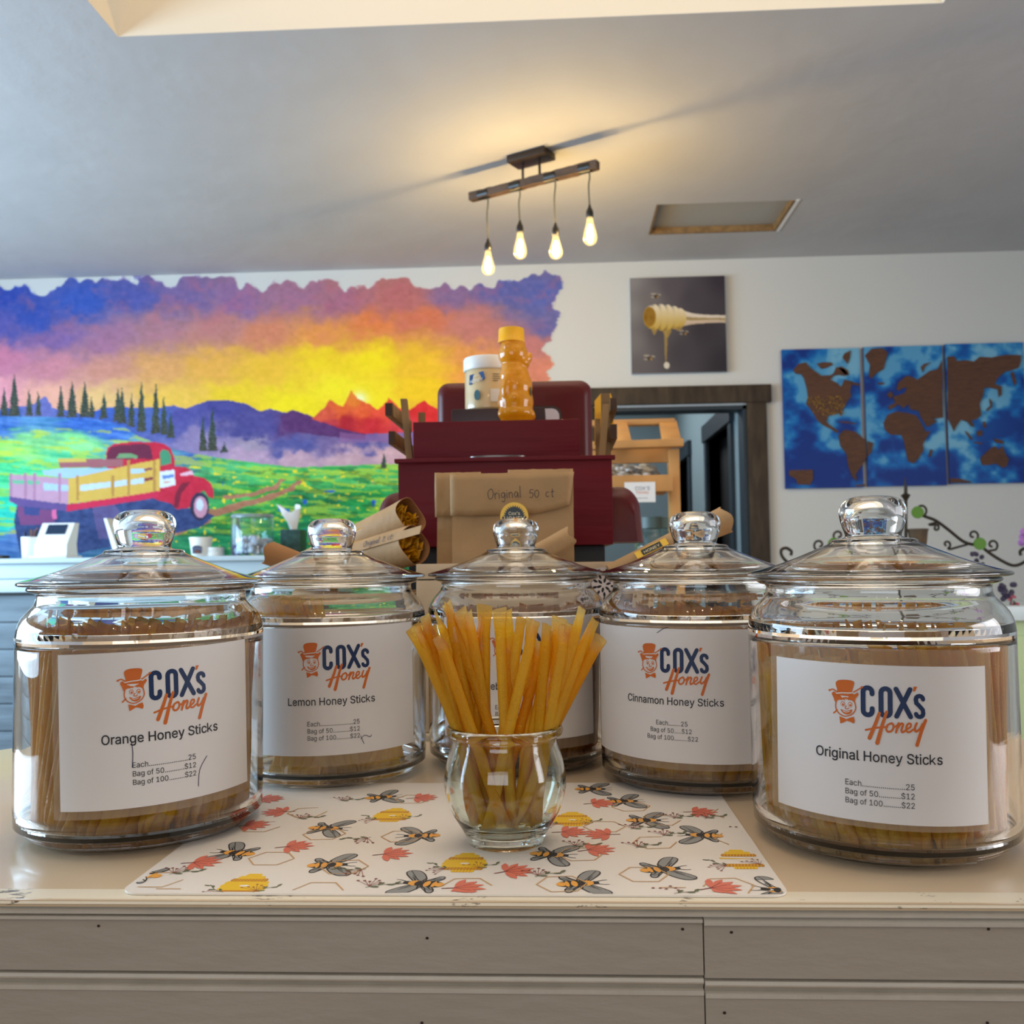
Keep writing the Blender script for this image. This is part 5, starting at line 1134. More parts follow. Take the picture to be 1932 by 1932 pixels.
# ---- handwriting
GLY = {'O': [[(.55, 1.7), (.1, 1.3), (.05, .5), (.35, 0), (.8, .3), (.95, 1.1), (.75, 1.65), (.5, 1.7)]], 'o': [[(.4, .9), (.05, .5), (.2, .02), (.6, .1), (.7, .7), (.4, .95)]],
       'r': [[(.05, .95), (.08, 0)], [(.08, .6), (.3, .95), (.55, .9)]], 'i': [[(.1, .9), (.12, 0)], [(.12, 1.3), (.13, 1.36)]], 'g': [[(.65, .85), (.3, .95), (.05, .5), (.3, .1), (.62, .5), (.68, .9), (.66, 0), (.5, -.6), (.1, -.5)]],
       'n': [[(.05, .95), (.07, 0)], [(.07, .6), (.35, .95), (.6, .7), (.62, 0)]], 'a': [[(.6, .85), (.3, .95), (.05, .5), (.25, .05), (.58, .4), (.62, .9), (.68, 0)]], 'l': [[(.15, 1.9), (.12, 0)]],
       '5': [[(.75, 1.4), (.25, 1.35), (.15, .8), (.5, .85), (.7, .45), (.45, 0), (.1, .1)]], '0': [[(.45, 1.3), (.1, 1), (.1, .3), (.4, 0), (.75, .4), (.75, 1.05), (.45, 1.3)]],
       'c': [[(.6, .8), (.35, .9), (.1, .5), (.3, .05), (.62, .15)]], 't': [[(.35, 1.4), (.3, .1), (.5, .05)], [(.05, .85), (.65, .95)]], '2': [[(.1, 1.1), (.4, 1.4), (.65, 1.1), (.1, .05), (.75, .1)]]}
def handwrite(A, txt, x, y, s, w, m, rot=0, adv=None):
    cx = 0; c, d = math.cos(rot), math.sin(rot)
    for ch in txt:
        if ch == ' ': cx += 1.0; continue
        for st in GLY[ch]:
            A.line([(x + s * ((cx + a) * c - b_ * d), y + s * ((cx + a) * d + b_ * c)) for a, b_ in st], w, m, sm=4)
        cx += {'i': .42, 'l': .5, 'O': 1.15, 'r': .68}.get(ch, .92)
ST = [pmat('sticker_yellow', (240, 190, 60), .4), pmat('sticker_dark', (32, 42, 44), .4), pmat('sticker_cream', (246, 226, 180), .4), M['pencil']]
def sticker(A, cx, cy, R):
    A.ell(cx, cy, R, R, 0, n=36); k = 28
    A.poly([(cx + R * (.80 if i % 2 else .64) * math.cos(2 * PI * i / (2 * k)), cy + R * (.80 if i % 2 else .64) * math.sin(2 * PI * i / (2 * k))) for i in range(2 * k)], 1)
    A.text("Cox's", cx, cy + R * .10, R * .46, 2, 'CENTER', R * .80); A.poly([(cx - R * .86, cy - R * .36), (cx + R * .86, cy - R * .36), (cx + R * .86, cy + .0 * R), (cx - R * .86, cy + .0 * R)], 1)
    A.text('HONEY', cx, cy - R * .32, R * .42, 2, 'CENTER', R * 1.45, bold=.0)
    # ---- upright paper bags
def bag(px0, px1, pt, pfold, Y, dep, label, writing=False, flapcut=0, wobble=3, z0=1.009, taper=.0):
    """folded-over paper bag standing up: body, fold-over flap"""
    a, c = at(px0, pt, Y), at(px1, pt, Y); x0, x1, z1 = a.x, c.x, at((px0 + px1) / 2, pt, Y).z; zf_ = at((px0 + px1) / 2, pfold, Y).z
    t = thing('paper_bag', label, 'paper bag', ((x0 + x1) / 2, Y + dep / 2, z0), 0, 'brown paper bags of honey sticks'); iv = Matrix.Translation(-Vector(t.location))
    rs = random.Random(wobble); nx, nz = 14, 16; vs = []; fs = []
    def front(u, v):
        z = z0 + (z1 - z0) * v; k = min(1, (1 - v) * 2.2); puff = .006 * math.sin(PI * u) * math.sin(PI * min(1, v * 1.1)) * k
        return Vector((x0 + (x1 - x0) * u + taper * (1 - v) * (u - .5), Y + (dep * .42) * (1 - k) - puff, z))
    def back(u, v):
        p = front(u, v); k = min(1, (1 - v) * 2.2); p.y = Y + dep * (.5 + .5 * k) ; return p
    for fn in (front, back):
        for j in range(nz + 1):
            for i in range(nx + 1):
                p = fn(i / nx, j / nz); q = noise.noise(Vector((p.x * 30 + wobble, p.z * 22, fn is back))) * .0016; vs.append((p.x, p.y + q, p.z + (q * 1.4 if j == nz else 0)))
    W = nx + 1; O = W * (nz + 1)
    for j in range(nz):
        for i in range(nx):
            k = j * W + i; fs += [(k, k + 1, k + W + 1, k + W), (O + k + 1, O + k, O + k + W, O + k + W + 1)]
        k = j * W; fs += [(k, k + W, O + k + W, O + k)]; k = j * W + nx; fs += [(k + W, k, O + k, O + k + W)]
    for i in range(nx): fs += [(i + 1, i, O + i, O + i + 1), (nz * W + i, nz * W + i + 1, O + nz * W + i + 1, O + nz * W + i)]
    b = MB(); b.add(vs, fs); up(b.obj('bag_body', M['kraft'], t, ang=50), iv)
    # flap folded over the front
    vs = []; fs = []; n = 18; m = 6
    yF = front(.5, .99).y
    for j in range(m + 1):
        for i in range(n + 1):
            u = i / n; v = j / m; lo = zf_ + flapcut * max(0, (u - .62) / .38) ** 1.2 * (1 if flapcut else 0)
            z = z1 + .0006 + (lo - z1) * v; uu = u if not flapcut or u < .9 else u - .04 * v * (u - .9) / .1
            yy = min(front(u, max(0, (z - z0) / (z1 - z0))).y, Y + 0.004) - .0022 - .0012 * math.sin(PI * v) + noise.noise(Vector((u * 7 + wobble, v * 3, 2))) * .0012
            vs.append((x0 - .0015 + (x1 - x0 + .003) * uu + taper * .3 * v * (u - .5), yy, z + noise.noise(Vector((u * 9, wobble, v))) * .0009))
    W = n + 1
    for j in range(m):
        for i in range(n): k = j * W + i; fs.append((k, k + 1, k + W + 1, k + W))
    # top crease joining flap and bag
    b = MB(); b.add(vs, fs); o = b.obj('flap', M['kraft'], t, ang=60); sm = o.modifiers.new('thickness', 'SOLIDIFY'); sm.thickness = .0006; up(o, iv)
    if writing:
        A = Art(.0)
        def S2(px, py): p = at(px, py, Y); return p.x, p.z
        s = abs(S2(966, 900)[1] - S2(966, 916)[1])
        x, z = S2(922, 943); handwrite(A, 'Original', x, z, s * .68, .0009, 3, rot=.05)
        x, z = S2(999, 940); handwrite(A, '50 ct', x, z, s * .66, .0009, 3, rot=.02)
        x, z = S2(971, 975); sticker(A, x, z, .0178)
        o = A.build('writing_and_sticker', lambda u, v, h: (u, Y - .0098 - h * 8, v), ST, t, lift=4e-6, base=1e-4); up(o, iv)
    return t
bag(822, 905, 892, 976, 1.232, .05, 'narrow brown paper bag standing behind the bag with writing', wobble=3)
bag(960, 1079, 886, 960, 1.262, .05, 'brown paper bag at the back of the crate beside the red tailgate', wobble=11)
bag(851, 1081, 893, 972, 1.20, .028, 'brown paper bag with handwritten Original 50 ct and a round yellow sticker', True, flapcut=.012, wobble=7)
# ---- rolled bags
def rolled(p_open, p_far, r0, r1, label, sticks=True, m=None, squash=.8, writing=None, band=None, crush=.0):
    P, Q = Vector(p_open), Vector(p_far); L = (Q - P).length
    t = thing('rolled_paper_bag', label, 'paper bag', P, 0, 'rolled kraft bags of honey sticks'); iv = Matrix.Translation(-P)
    R = (Q - P).to_track_quat('Z', 'Y').to_matrix().to_4x4(); MM = Matrix.Translation(P) @ R
    n = 36; k = 12; vs = []; fs = []
    def rad(th, z, off=0):
        f = z / L; r = r0 * (1 - f) + r1 * f; return (r + off) * (1 + .035 * noise.noise(Vector((math.cos(th) * 1.5, math.sin(th) * 1.5, z * 22 + r0 * 900))))
    b = MB()
    for lay in (0, 1):
        off = -.0009 * lay; vs = []
        for j in range(k + 1):
            for i in range(n):
                th = 2 * PI * i / n; z = L * j / k + (.003 * math.sin(th * 3 + r0 * 500) if j == 0 else 0); r = rad(th, z, off); sq = squash
                vs.append(MM @ Vector((r * math.cos(th), r * math.sin(th) * sq, z)))
        fs = []
        for j in range(k):
            for i in range(n): i2 = (i + 1) % n; q = (j * n + i, j * n + i2, (j + 1) * n + i2, (j + 1) * n + i); fs.append(q if lay == 0 else q[::-1])
        b.add(vs, fs, lay)
    N0 = n * (k + 1); b.add([], [])
    for i in range(n): i2 = (i + 1) % n; b.f.append((i2, i, N0 + i, N0 + i2)); b.m.append(1)
    b.f.append(tuple(k * n + i for i in range(n))); b.m.append(0)
    up(b.obj('paper_roll', [m or M['kraft'], M['kraft2']], t, ang=60, merge=0), iv)
    if sticks:
        rs = random.Random(int(r0 * 1e5)); items = []
        for i in range(34):
            a = rs.uniform(0, 2 * PI); r = r0 * .78 * math.sqrt(rs.random()); p = Vector((r * math.cos(a), r * math.sin(a) * squash, rs.uniform(.001, .012))); items.append((MM @ p, MM @ (p + Vector((0, 0, min(L * .9, .15))))))
        o = stick_bulk('stick_ends', items, 'amber', '', '', rs)
        for q in ('label', 'category', 'group'):
            if q in o: del o[q]
        o.parent = t; o.data.transform(iv)
    if writing or band:
        A = Art(.002)
        if writing:
            th0, z_, s = writing[1:4]; A.poly([(z_ - .006, -.008), (z_ + .105, -.008), (z_ + .105, .0045), (z_ - .010, .0045)], 4); handwrite(A, writing[0], z_, -.004, s, .0008, 3)
        if band:
            th0, za, zb_ = band; A.poly([(za, -.006), (zb_, -.006), (zb_, .006), (za, .006)], 0); A.poly([(za + .008, -.0048), (zb_ - .008, -.0048), (zb_ - .008, .0048), (za + .008, .0048)], 1); A.text('HONEY', (za + zb_) / 2, -.0032, .008, 2, 'CENTER', (zb_ - za) * .5)
        toc = (CAM - (P + Q) / 2).normalized() + Vector((0, 0, .55)); tc_ = (Q - P) * 0
        def nrm(th): return R.to_3x3() @ Vector((math.cos(th), math.sin(th), 0))
        TH = max((nrm(2 * PI * i / 72).dot(toc), 2 * PI * i / 72) for i in range(72))[1]; sg = 1 if nrm(TH + .3).z > nrm(TH - .3).z else -1
        def mp(u, v, h):
            z = L - u; v = v * sg; rr_ = rad(th0, z) + .0012 + h * 6; th = TH + v / rr_; return MM @ Vector((rr_ * math.cos(th), rr_ * math.sin(th) * squash, z))
        up(A.build('writing' if writing else 'sticker_band', mp, ST + [M['kraft']], t, lift=3e-6, base=1e-4), iv)
    return t
rolled(loc(775, 974, 1.278), loc(560, 1075, 1.42), .0255, .020, 'upper rolled kraft bag showing stick ends beside the red truck', squash=1.0)
rolled(loc(782, 1028, 1.235), loc(560, 1085, 1.37), .0265, .021, 'lower rolled kraft bag with Original 2 ct written along its fold', squash=1.0, writing=('Original 2 ct', 0, .165, .0052))
rolled(loc(1074, 1012, 1.165), loc(980, 1062, 1.15), .0135, .012, 'small rolled kraft bag in front of the bag with writing', False, squash=.9)
rolled(loc(1370, 980, 1.17), loc(1150, 1080, 1.16), .0215, .012, 'long rolled kraft bag with a yellow honey sticker behind the cinnamon jar', False, squash=.8, band=(2.1, .036, .078))
rolled(loc(505, 1042, 1.24), loc(640, 1092, 1.24), .018, .014, 'dark kraft bag with a torn mouth sticking up behind the lemon jar', False, squash=.9, m=M['kraft2'])
# doily peeking between the jars
M['doily'] = pmat('doily_lace', (222, 206, 196), .8)
p = at(1139, 1104, KY); A = Art(); dl = thing('doily', 'white lace doily pinned to the crate front between two jars', 'doily', (p.x, KY - .001, p.z))
A.ell(0, 0, .026, .022, 0, n=30)
for ring, n_ in ((.006, 6), (.0115, 9), (.0175, 13)):
    for i in range(n_): a = 2 * PI * i / n_ + ring * 50; A.ell(ring * math.cos(a), ring * math.sin(a), .0032, .0016, 1, n=10, rot=a)
o = A.build('lace', lambda u, v, h: (u, -.0005 - h, v), [M['doily'], pmat('lace_gap', (40, 30, 26), .9)], dl, lift=1e-6)

# ------------------------------------------------------------------ wooden truck display
M['maroon'] = pmat('maroon_wood_paint', (98, 4, 18), .5, spec=.25, var=.25, vscale=10, stretch=(.2, 1, 2), bump=.25, bscale=26)
M['maroon2'] = pmat('maroon_gloss_paint', (84, 15, 13), .36, spec=.3)
M['stake'] = pmat('stake_wood', (150, 112, 62), .6, var=.4, vscale=26, stretch=(1, 1, .25), bump=.2, bscale=60)
M['stake_dark'] = pmat('stake_end_grain', (64, 40, 22), .7)
yF, yU = 1.44, 1.49                       # faces of the lower and the upper box
def X(px, Y, py=900): return at(px, py, Y).x
def Zz(py, Y, px=950): return at(px, py, Y).z
tz = Zz(1030, yF)
tk = thing('wooden_truck_display', 'dark red wooden truck shelf with stake sides seen from its tailgate', 'truck display', (X(952, yF), 1.6, 1.0)); iv = Matrix.Translation(-Vector(tk.location))
def tp(b, n_, m, **k): return up(b.obj(n_, m, tk, **k), iv)
x0, x1 = X(751, yF), X(1155, yF); zl = Zz(868, yF)
tp(MB().box(x0, x1, yF, 1.80, tz, zl, b=.0015), 'lower_box', M['maroon'])
b = MB(); b.box(x0 - .005, x1 + .005, yF - .005, yF + .012, zl - .002, zl + .0045, b=.0012); tp(b, 'box_lip', M['maroon'])
x2, x3 = X(780, yU), X(1095, yU); z2 = Zz(793, yU)
b = MB(); b.box(x2, x3, yU, yU + .012, zl + .005, z2, b=.0012); tp(b, 'upper_board', M['maroon'])
b = MB(); b.box(x2, x2 + .01, yU + .012, 1.74, zl + .001, z2 - .004, b=.001); tp(b, 'side_board', M['maroon'])
b = MB(); b.box(x3 - .01, x3, yU + .012, 1.74, zl + .001, z2 - .004, b=.001); tp(b, 'side_board', M['maroon'])
b = MB(); b.box(x2 + .01, x3 - .01, yU + .012, 1.74, z2 - .016, z2 - .006); tp(b, 'shelf_board', M['maroon'], smooth=False)
# cab: rounded slab with a back window
yc = 1.76; cx0_, cx1_ = X(823, yc), X(1120, yc); cz0, cz1 = zl + .001, Zz(716, yc)
def rrpoly(xa, xb, za, zb_, r, n=8, both=False):
    out = [(xa, za), (xb, za)]
    for (cx, cz, a) in ((xb - r, zb_ - r, 0), (xa + r, zb_ - r, PI / 2)): out += [(cx + r * math.cos(a + PI / 2 * i / n), cz + r * math.sin(a + PI / 2 * i / n)) for i in range(n + 1)]
    return out
vs = []; fs = []; rings = [(0, .016), (.006, .008), (.016, .002), (.03, 0), (.10, 0), (.115, .004), (.125, .018)]
base_ = rrpoly(cx0_, cx1_, cz0, cz1, .022); cxm, czm = (cx0_ + cx1_) / 2, cz0; n_ = len(base_)
for dy, ins in rings:
    for (x, z) in base_: vs.append((x + (cxm - x) * ins / (cx1_ - cxm), yc + dy, z + (czm - z) * ins / (cz1 - czm)))
for j in range(len(rings) - 1):
    for i in range(n_): i2 = (i + 1) % n_; fs.append((j * n_ + i, j * n_ + i2, (j + 1) * n_ + i2, (j + 1) * n_ + i))
fs += [tuple(range(n_)), tuple((len(rings) - 1) * n_ + i for i in reversed(range(n_)))]
tp(MB().add(vs, fs), 'cab', M['maroon2'], ang=50)
# back window showing past the bottle: light pane with dark rim
wx0, wx1, wz0, wz1 = X(905, yc), X(1062, yc), Zz(800, yc), Zz(768, yc)
w1 = [Vector((x, yc - .0012, z)) for x, z in rrpoly(wx0, wx1, wz0, wz1, .018)]
tp(MB().prism(w1, (0, .002, 0)), 'window_rim', M['brownmetal'], smooth=False)
w2 = [Vector((x, yc - .0022, z)) for x, z in rrpoly(wx0 + .005, wx1 - .005, wz0, wz1 - .005, .014)]
tp(MB().prism(w2, (0, .0012, 0)), 'window_pane', pmat('window_film', (196, 178, 176), .3), smooth=False)
# fenders and wheels
for sgn, (pa, pb, pt) in ((-1, (704, 752, 925)), (1, (1152, 1216, 914))):
    fa, fb, zt_ = X(pa, 1.50), X(pb, 1.50), Zz(pt, 1.50, (pa + pb) / 2)
    inner, outer = (fb, fa) if sgn < 0 else (fa, fb); zb_ = Zz(1026, 1.50)
    if sgn < 0: inner = x0 + .0005
    else: inner = x1 - .0005
    prof = []
    for i in range(9):
        a = PI / 2 * i / 8; prof.append((inner + (outer - inner) * (.35 + .57 * math.sin(a)), zb_ + (zt_ - zb_) * (.55 + .45 * math.cos(a))))
    prof = [(inner, zb_), (inner, zt_)] + prof + [(outer, zb_)]
    vs = []; fs = []; n_ = len(prof); yy = [1.482, 1.492, 1.512, 1.548, 1.60, 1.62]; ss = [.74, .87, .955, 1, .98, .9]
    for y, s_ in zip(yy, ss):
        for (x, z) in prof: vs.append((inner + (x - inner) * s_, y, zb_ + (z - zb_) * s_))
    for j in range(5):
        for i in range(n_): i2 = (i + 1) % n_; fs.append((j * n_ + i, j * n_ + i2, (j + 1) * n_ + i2, (j + 1) * n_ + i))
    fs += [tuple(range(n_)), tuple(5 * n_ + i for i in reversed(range(n_)))]
    tp(MB().add(vs, fs), 'fender', M['maroon2'], ang=45)
    wc = (inner + outer) / 2
    tp(MB().lathe([(0, -.016), (.048, -.016), (.052, -.010), (.052, .010), (.048, .016), (0, .016)], 32, M=Matrix.Translation((wc - .004 * sgn, 1.555, 1.0535)) @ Matrix.Rotation(PI / 2, 4, 'Y')), 'wheel', M['black'])
tp(MB().box(x0 + .012, x1 - .012, yF + .018, 1.86, 1.0015, tz - .0005, b=.003), 'chassis', M['black'])
# stake sides
for sgn, posts, slats in ((-1, ((768, 775, 752, 866), (790, 797, 778, 845)), ((727, 741, 760, 784), (733, 745, 813, 838))), (1, ((1128, 1136, 762, 862), (1137, 1149, 742, 860), (1125, 1130, 790, 862)), ((1154, 1167, 750, 774), (1153, 1166, 800, 828)))):
    for i, (pa, pb, pt, pbm) in enumerate(posts):
        Yp = 1.50 + .055 * i; xa, xb = X(pa, Yp), X(pb, Yp)
        lean = .010 * sgn if i == 0 else 0; zt_, zb_ = Zz(pt, Yp, pa), zl - .004
        b = MB(); w = (xb - xa) + .004; q = [(xa - lean * 0, zb_), (xa + w, zb_), (xa + w + lean, zt_), (xa + lean, zt_)]
        b.prism([Vector((x_, Yp, z_)) for x_, z_ in q], (0, .012, 0)); tp(b, 'stake_post', M['stake'], smooth=False)
    for (pa, pb, pt, pbm) in slats:
        # a slat runs back along the outer face of the posts and is seen nearly end on
        Ys = 1.513; zt_, zb_ = Zz(pt, Ys, pa), Zz(pbm, Ys, pa); xa, xb = X(pa, Ys), X(pb, Ys)
        tp(MB().box(xa, xb, Ys + .0012, 1.72, zb_, zt_, b=.0008), 'stake_slat', M['stake'])
        tp(MB().box(xa + .0004, xb - .0004, Ys, Ys + .0011, zb_ + .0004, zt_ - .0004), 'slat_end', M['stake_dark'], smooth=False)
# yellow card tucked behind the stakes
b = MB(); q = [(1122, 840), (1122, 756), (1134, 742), (1152, 742), (1158, 760), (1158, 840)]
b.prism([Vector((at(px, py, 1.66).x, 1.66, at(px, py, 1.66).z)) for px, py in q], (0, .003, 0))
o = b.obj('price_card', pmat('yellow_card', (240, 176, 20), .5), None, smooth=False); shift(o, (at(1140, 840, 1.66).x, 1.66, at(1140, 840, 1.66).z)); tag(o, 'yellow card tucked behind the stake posts of the red truck', 'card')
# dark riser on the shelf under the white-lidded jar
yr = 1.60; b = MB(); sh_z = z2 - .006; b.box(X(853, yr), X(1030, yr), yr, yr + .10, sh_z + .0005, Zz(770, yr), b=.002)
o = b.obj('riser_block', pmat('dark_red_block', (50, 18, 22), .4), None); shift(o, (X(940, yr), yr + .05, sh_z)); tag(o, 'dark red block on the truck shelf under the white lidded jar', 'block')
# round tin behind the lip of the lower box
b = MB(); tzc = zl; tx_ = X(940, yF + .03); rt = (X(992, yF + .02) - X(880, yF + .02)) / 2 * .92
t = thing('round_tin', 'round red tin with a grey rim lying on the ledge of the red truck', 'tin', (tx_, 1.464, tzc))
pr = [(0, .0002), (rt, .0002), (rt, .0045), (rt - .001, .006), (0, .006)]
M2 = Matrix.Diagonal((1, .36, 1, 1))
MB().lathe(pr, 40, M=M2).obj('tin_body', pmat('tin_red', (150, 24, 34), .35, metal=.3), t)
MB().lathe([(rt - .002, .006), (rt + .001, .0062), (rt + .0012, .0085), (rt - .002, .009), (0, .009)], 40, M=M2).obj('tin_rim', pmat('tin_grey', (120, 112, 108), .35, metal=.7), t)

# ------------------------------------------------------------------ jar of creamed honey and bear bottle on the truck
yj = 1.635; jx = (X(873, yj, 720) + X(957, yj, 720)) / 2 + .006; jr = (X(973, yj) - X(876, yj)) / 2 * .97; jz = Zz(770, yr)
t = thing('honey_tub', 'clear jar of creamed honey with a wide white lid on the red truck', 'honey jar', (jx, yj + .01, jz + .0005))
h_ = Zz(700, yj) - jz
MB().lathe([(0, 0), (jr * .92, 0), (jr * .97, .003), (jr * .97, h_ * .93), (jr * .90, h_), (0, h_)], 48).obj('tub_body', pmat('creamed_honey', (212, 186, 138), .25, coat=.6), t)
lt = Zz(676, yj) - jz
MB().lathe([(jr * .90, h_ - .001), (jr * 1.0, h_), (jr * 1.02, h_ + .002), (jr * 1.02, lt - .003), (jr * .98, lt), (0, lt + .0008)], 48).obj('lid', pmat('white_lid', (232, 232, 228), .4), t)
A = Art(.002)
A.poly([(-.036, .044), (-.034, .060), (-.006, .0645), (-.003, .052), (-.006, .0495), (-.034, .043)], 0); A.text('100%', -.020, .0560, .004, 1, 'CENTER', .010, rot=.12); A.text('HONEY', -.0195, .0465, .0075, 1, 'CENTER', .026, rot=.1)
for i, w in enumerate((.012, .014, .013, .010)): A.poly([(.010, .060 - i * .0038), (.010 + w, .060 - i * .0038), (.010 + w, .0588 - i * .0038), (.010, .0588 - i * .0038)], 2)
A.ell(-.018, .024, .006, .009, 3, n=16); A.poly([(.006, .012), (.026, .012), (.026, .034), (.006, .034)], 1)
A.build('label_print', lambda u, v, h: (jr * 1.005 * math.sin(u / jr) + 0, -jr * 1.005 * math.cos(u / jr) - h * 3, v), [pmat('label_blue', (24, 74, 130), .4), pmat('label_white', (226, 226, 222), .4), pmat('label_text', (70, 62, 54), .5), pmat('label_seal', (60, 100, 110), .4)], t)
# bear bottle, facing right
yb_ = 1.525; bx = X(969, yb_); bz = Zz(791, yb_); k = (Zz(610, yb_) - bz) / .180
def bl(px, py): return (at(px, py, yb_).x - bx, at(px, py, yb_).z - bz)
b = MB()
def E(px, py, rx, rz, ry=None, dy=0, rot=0):
    x, z = bl(px, py); s = 1 / F * 1.535
    b.ell((x, dy, z), (rx * s, (ry or rx) * s, rz * s), 24, M=Matrix.Rotation(rot, 3, 'Y'))
E(971, 752, 35, 42); E(972, 724, 32, 40); E(972, 774, 36, 20); E(969, 702, 29, 28); E(967, 688, 25, 22); E(966, 660, 29, 29); E(966, 645, 25, 24); E(963, 634, 20, 10)
E(992, 668, 11, 9, 12, 0, .3); E(984, 676, 15, 14, 18); E(999, 661, 5, 5, 6); E(985, 684, 10, 10, 14)
for s_ in (-1, 1):
    E(958, 726, 13, 30, 9, s_ * .021, .12); E(970, 748, 11, 10, 9, s_ * .024); E(990, 778, 20, 11, 10, s_ * .013); E(955, 776, 18, 14, 12, s_ * .014); E(957, 648, 8, 10, 5, s_ * .019)
me = b.mesh('bear', 0, True); tmp = link('tmp', me, [], None); rm = tmp.modifiers.new('r', 'REMESH'); rm.mode = 'VOXEL'; rm.voxel_size = .0016; sm_ = tmp.modifiers.new('s', 'SMOOTH'); sm_.iterations = 5; sm_.factor = .6
bpy.context.view_layer.update(); me2 = bpy.data.meshes.new_from_object(tmp.evaluated_get(bpy.context.evaluated_depsgraph_get())); bpy.data.objects.remove(tmp)
zmin = min(v.co.z for v in me2.vertices)
for v in me2.vertices: v.co.z = max(v.co.z, .0) 
br = thing('bear_bottle', 'honey bear bottle of golden honey with a yellow cap on the truck shelf', 'bottle', (bx, yb_ + .035, z2 - .0055))
dz_ = bz - (z2 - .0055)
for v in me2.vertices: v.co.z += dz_ if v.co.z > .004 else 0
for v in me2.vertices: v.co.y += -.0 
M['bottlehoney'] = pmat('honey_bottle', (244, 178, 26), .18, coat=.8, spec=.6, var=.35, vscale=18, vrgb=(226, 146, 14), sub=.0)
_b = M['bottlehoney'].node_tree; _p = _b.nodes['Principled BSDF']; _tl = _b.nodes.new('ShaderNodeBsdfTranslucent'); _mx = _b.nodes.new('ShaderNodeMixShader'); _mx.inputs[0].default_value = .45
_b.links.new(_b.nodes['Color Ramp'].outputs[0], _tl.inputs[0]); _b.links.new(_p.outputs[0], _mx.inputs[1]); _b.links.new(_tl.outputs[0], _mx.inputs[2]); _b.links.new(_mx.outputs[0], _b.nodes['Material Output'].inputs[0])
link('bottle_body', me2, M['bottlehoney'], br)
x, zc0 = bl(963, 638); _, zc1 = bl(963, 611); rc = 25.5 * 1.535 / F
vs = []; b = MB(); n_ = 48
for (rr_, z) in ((.86, 0), (1.03, .0), (1.03, .003), (1.0, .004), (.97, zc1 - zc0 - .002), (.93, zc1 - zc0), (0, zc1 - zc0 + .0005)):
    for i in range(n_): a = 2 * PI * i / n_; q = rc * rr_ * (1 - (.035 if i % 2 and .004 <= z < zc1 - zc0 - .001 else 0)); vs.append((x + q * math.cos(a), q * math.sin(a), zc0 + z + dz_))
fs = [(j * n_ + i, j * n_ + (i + 1) % n_, (j + 1) * n_ + (i + 1) % n_, (j + 1) * n_ + i) for j in range(6) for i in range(n_)]
b.add(vs, fs).obj('cap', pmat('yellow_cap', (244, 176, 20), .35), br, ang=50, merge=0)
for s_ in (-1,):
    x, z = bl(984, 654); MB().ell((x, s_ * .0165, z + dz_), (.0018, .0012, .0024), 10).obj('eye', M['black'], br)
x, z = bl(1000, 735); MB().ell((x, -.006, z + dz_), (.002, .012, .011), 14).obj('sticker', pmat('bottle_sticker', (90, 90, 60), .4), br)
# ------------------------------------------------------------------ checkout desk along the mural wall
M['desk'] = pmat('desk_white_paint', (186, 204, 210), .45)
M['plank'] = pmat('weathered_plank', (120, 136, 146), .7, var=.5, vscale=6, stretch=(.3, 1, 3), bump=.2, bscale=30)
DY = 4.05; dz1 = at(100, 1053, DY).z; dxa, dxb = -3.4, at(640, 1053, DY).x
dk = thing('checkout_desk', 'white checkout desk with weathered planks below the mural', 'desk', ((dxa + dxb) / 2, DY + .3, 0)); iv = Matrix.Translation(-Vector(dk.location))
def dp(b, n_, m, **k): return up(b.obj(n_, m, dk, **k), iv)
zq = lambda py: at(20, py, DY).z
dp(MB().box(dxa, dxb, DY - .05, DY + .62, zq(1064), dz1, b=.006), 'desktop', M['desk'])
dp(MB().box(dxa, dxb - .03, DY - .02, DY + .58, zq(1092), zq(1064) - .001, b=.004), 'frieze', M['desk'])
dp(MB().box(dxa, dxb - .02, DY - .04, DY + .59, zq(1118), zq(1093), b=.008), 'cornice', M['desk'])
z = zq(1122); k_ = 0
while z > .12:
    zn = z - .118; dp(MB().box(dxa + .05, dxb - .06, DY + (.004 if k_ % 2 else 0), DY + .02, max(zn, .05), z - .005, b=.002), 'plank', M['plank']); z = zn; k_ += 1
dp(MB().box(dxa + .05, dxb - .06, DY + .022, DY + .58, 0, zq(1120)), 'carcass', M['black'], smooth=False)
YD = DY + .12
def D(px, py): p = at(px, py, YD); return p.x, p.z
# card terminal
x0, _ = D(74, 1045); x1, z1 = D(138, 986); cxx = (x0 + x1) / 2; hw = (x1 - x0) / 2; hh = z1 - dz1 - .012
t = thing('card_terminal', 'white countertop card terminal with a dark screen on the checkout desk', 'card terminal', (cxx, YD, dz1 + .0005))
def wedge(b, w, h, d0, d1, mi=0, z0=0):
    pr = [(0 - d0, z0), (d0, z0), (d0 * .8, z0 + h * .35), (d1 + .03, z0 + h), (d1 - .01, z0 + h), (-d0 * .95, z0 + h * .32)]
    v = [Vector((-w, y, z)) for y, z in pr]; return b.prism(v, (2 * w, 0, 0), mi)
wedge(MB(), hw * .96, hh, .05, .03, z0=.012).obj('terminal_body', M['white'], t, smooth=False)
MB().box(-hw * 1.15, hw * 1.1, -.07, .07, 0, .011, b=.003).obj('stand', M['white'], t)
scr = MB(); y_, z_ = -.0475, .012 + hh * .32; ty, tz_ = .02, .012 + hh
v = lambda u, q: Vector((u * hw, y_ + (ty - y_) * q - .0015, z_ + (tz_ - z_) * q))
scr.prism([v(-.55, .48), v(.62, .48), v(.62, .92), v(-.55, .92)], (0, -.001, .0005)); scr.obj('screen', pmat('terminal_screen', (16, 40, 66), .2), t, smooth=False)
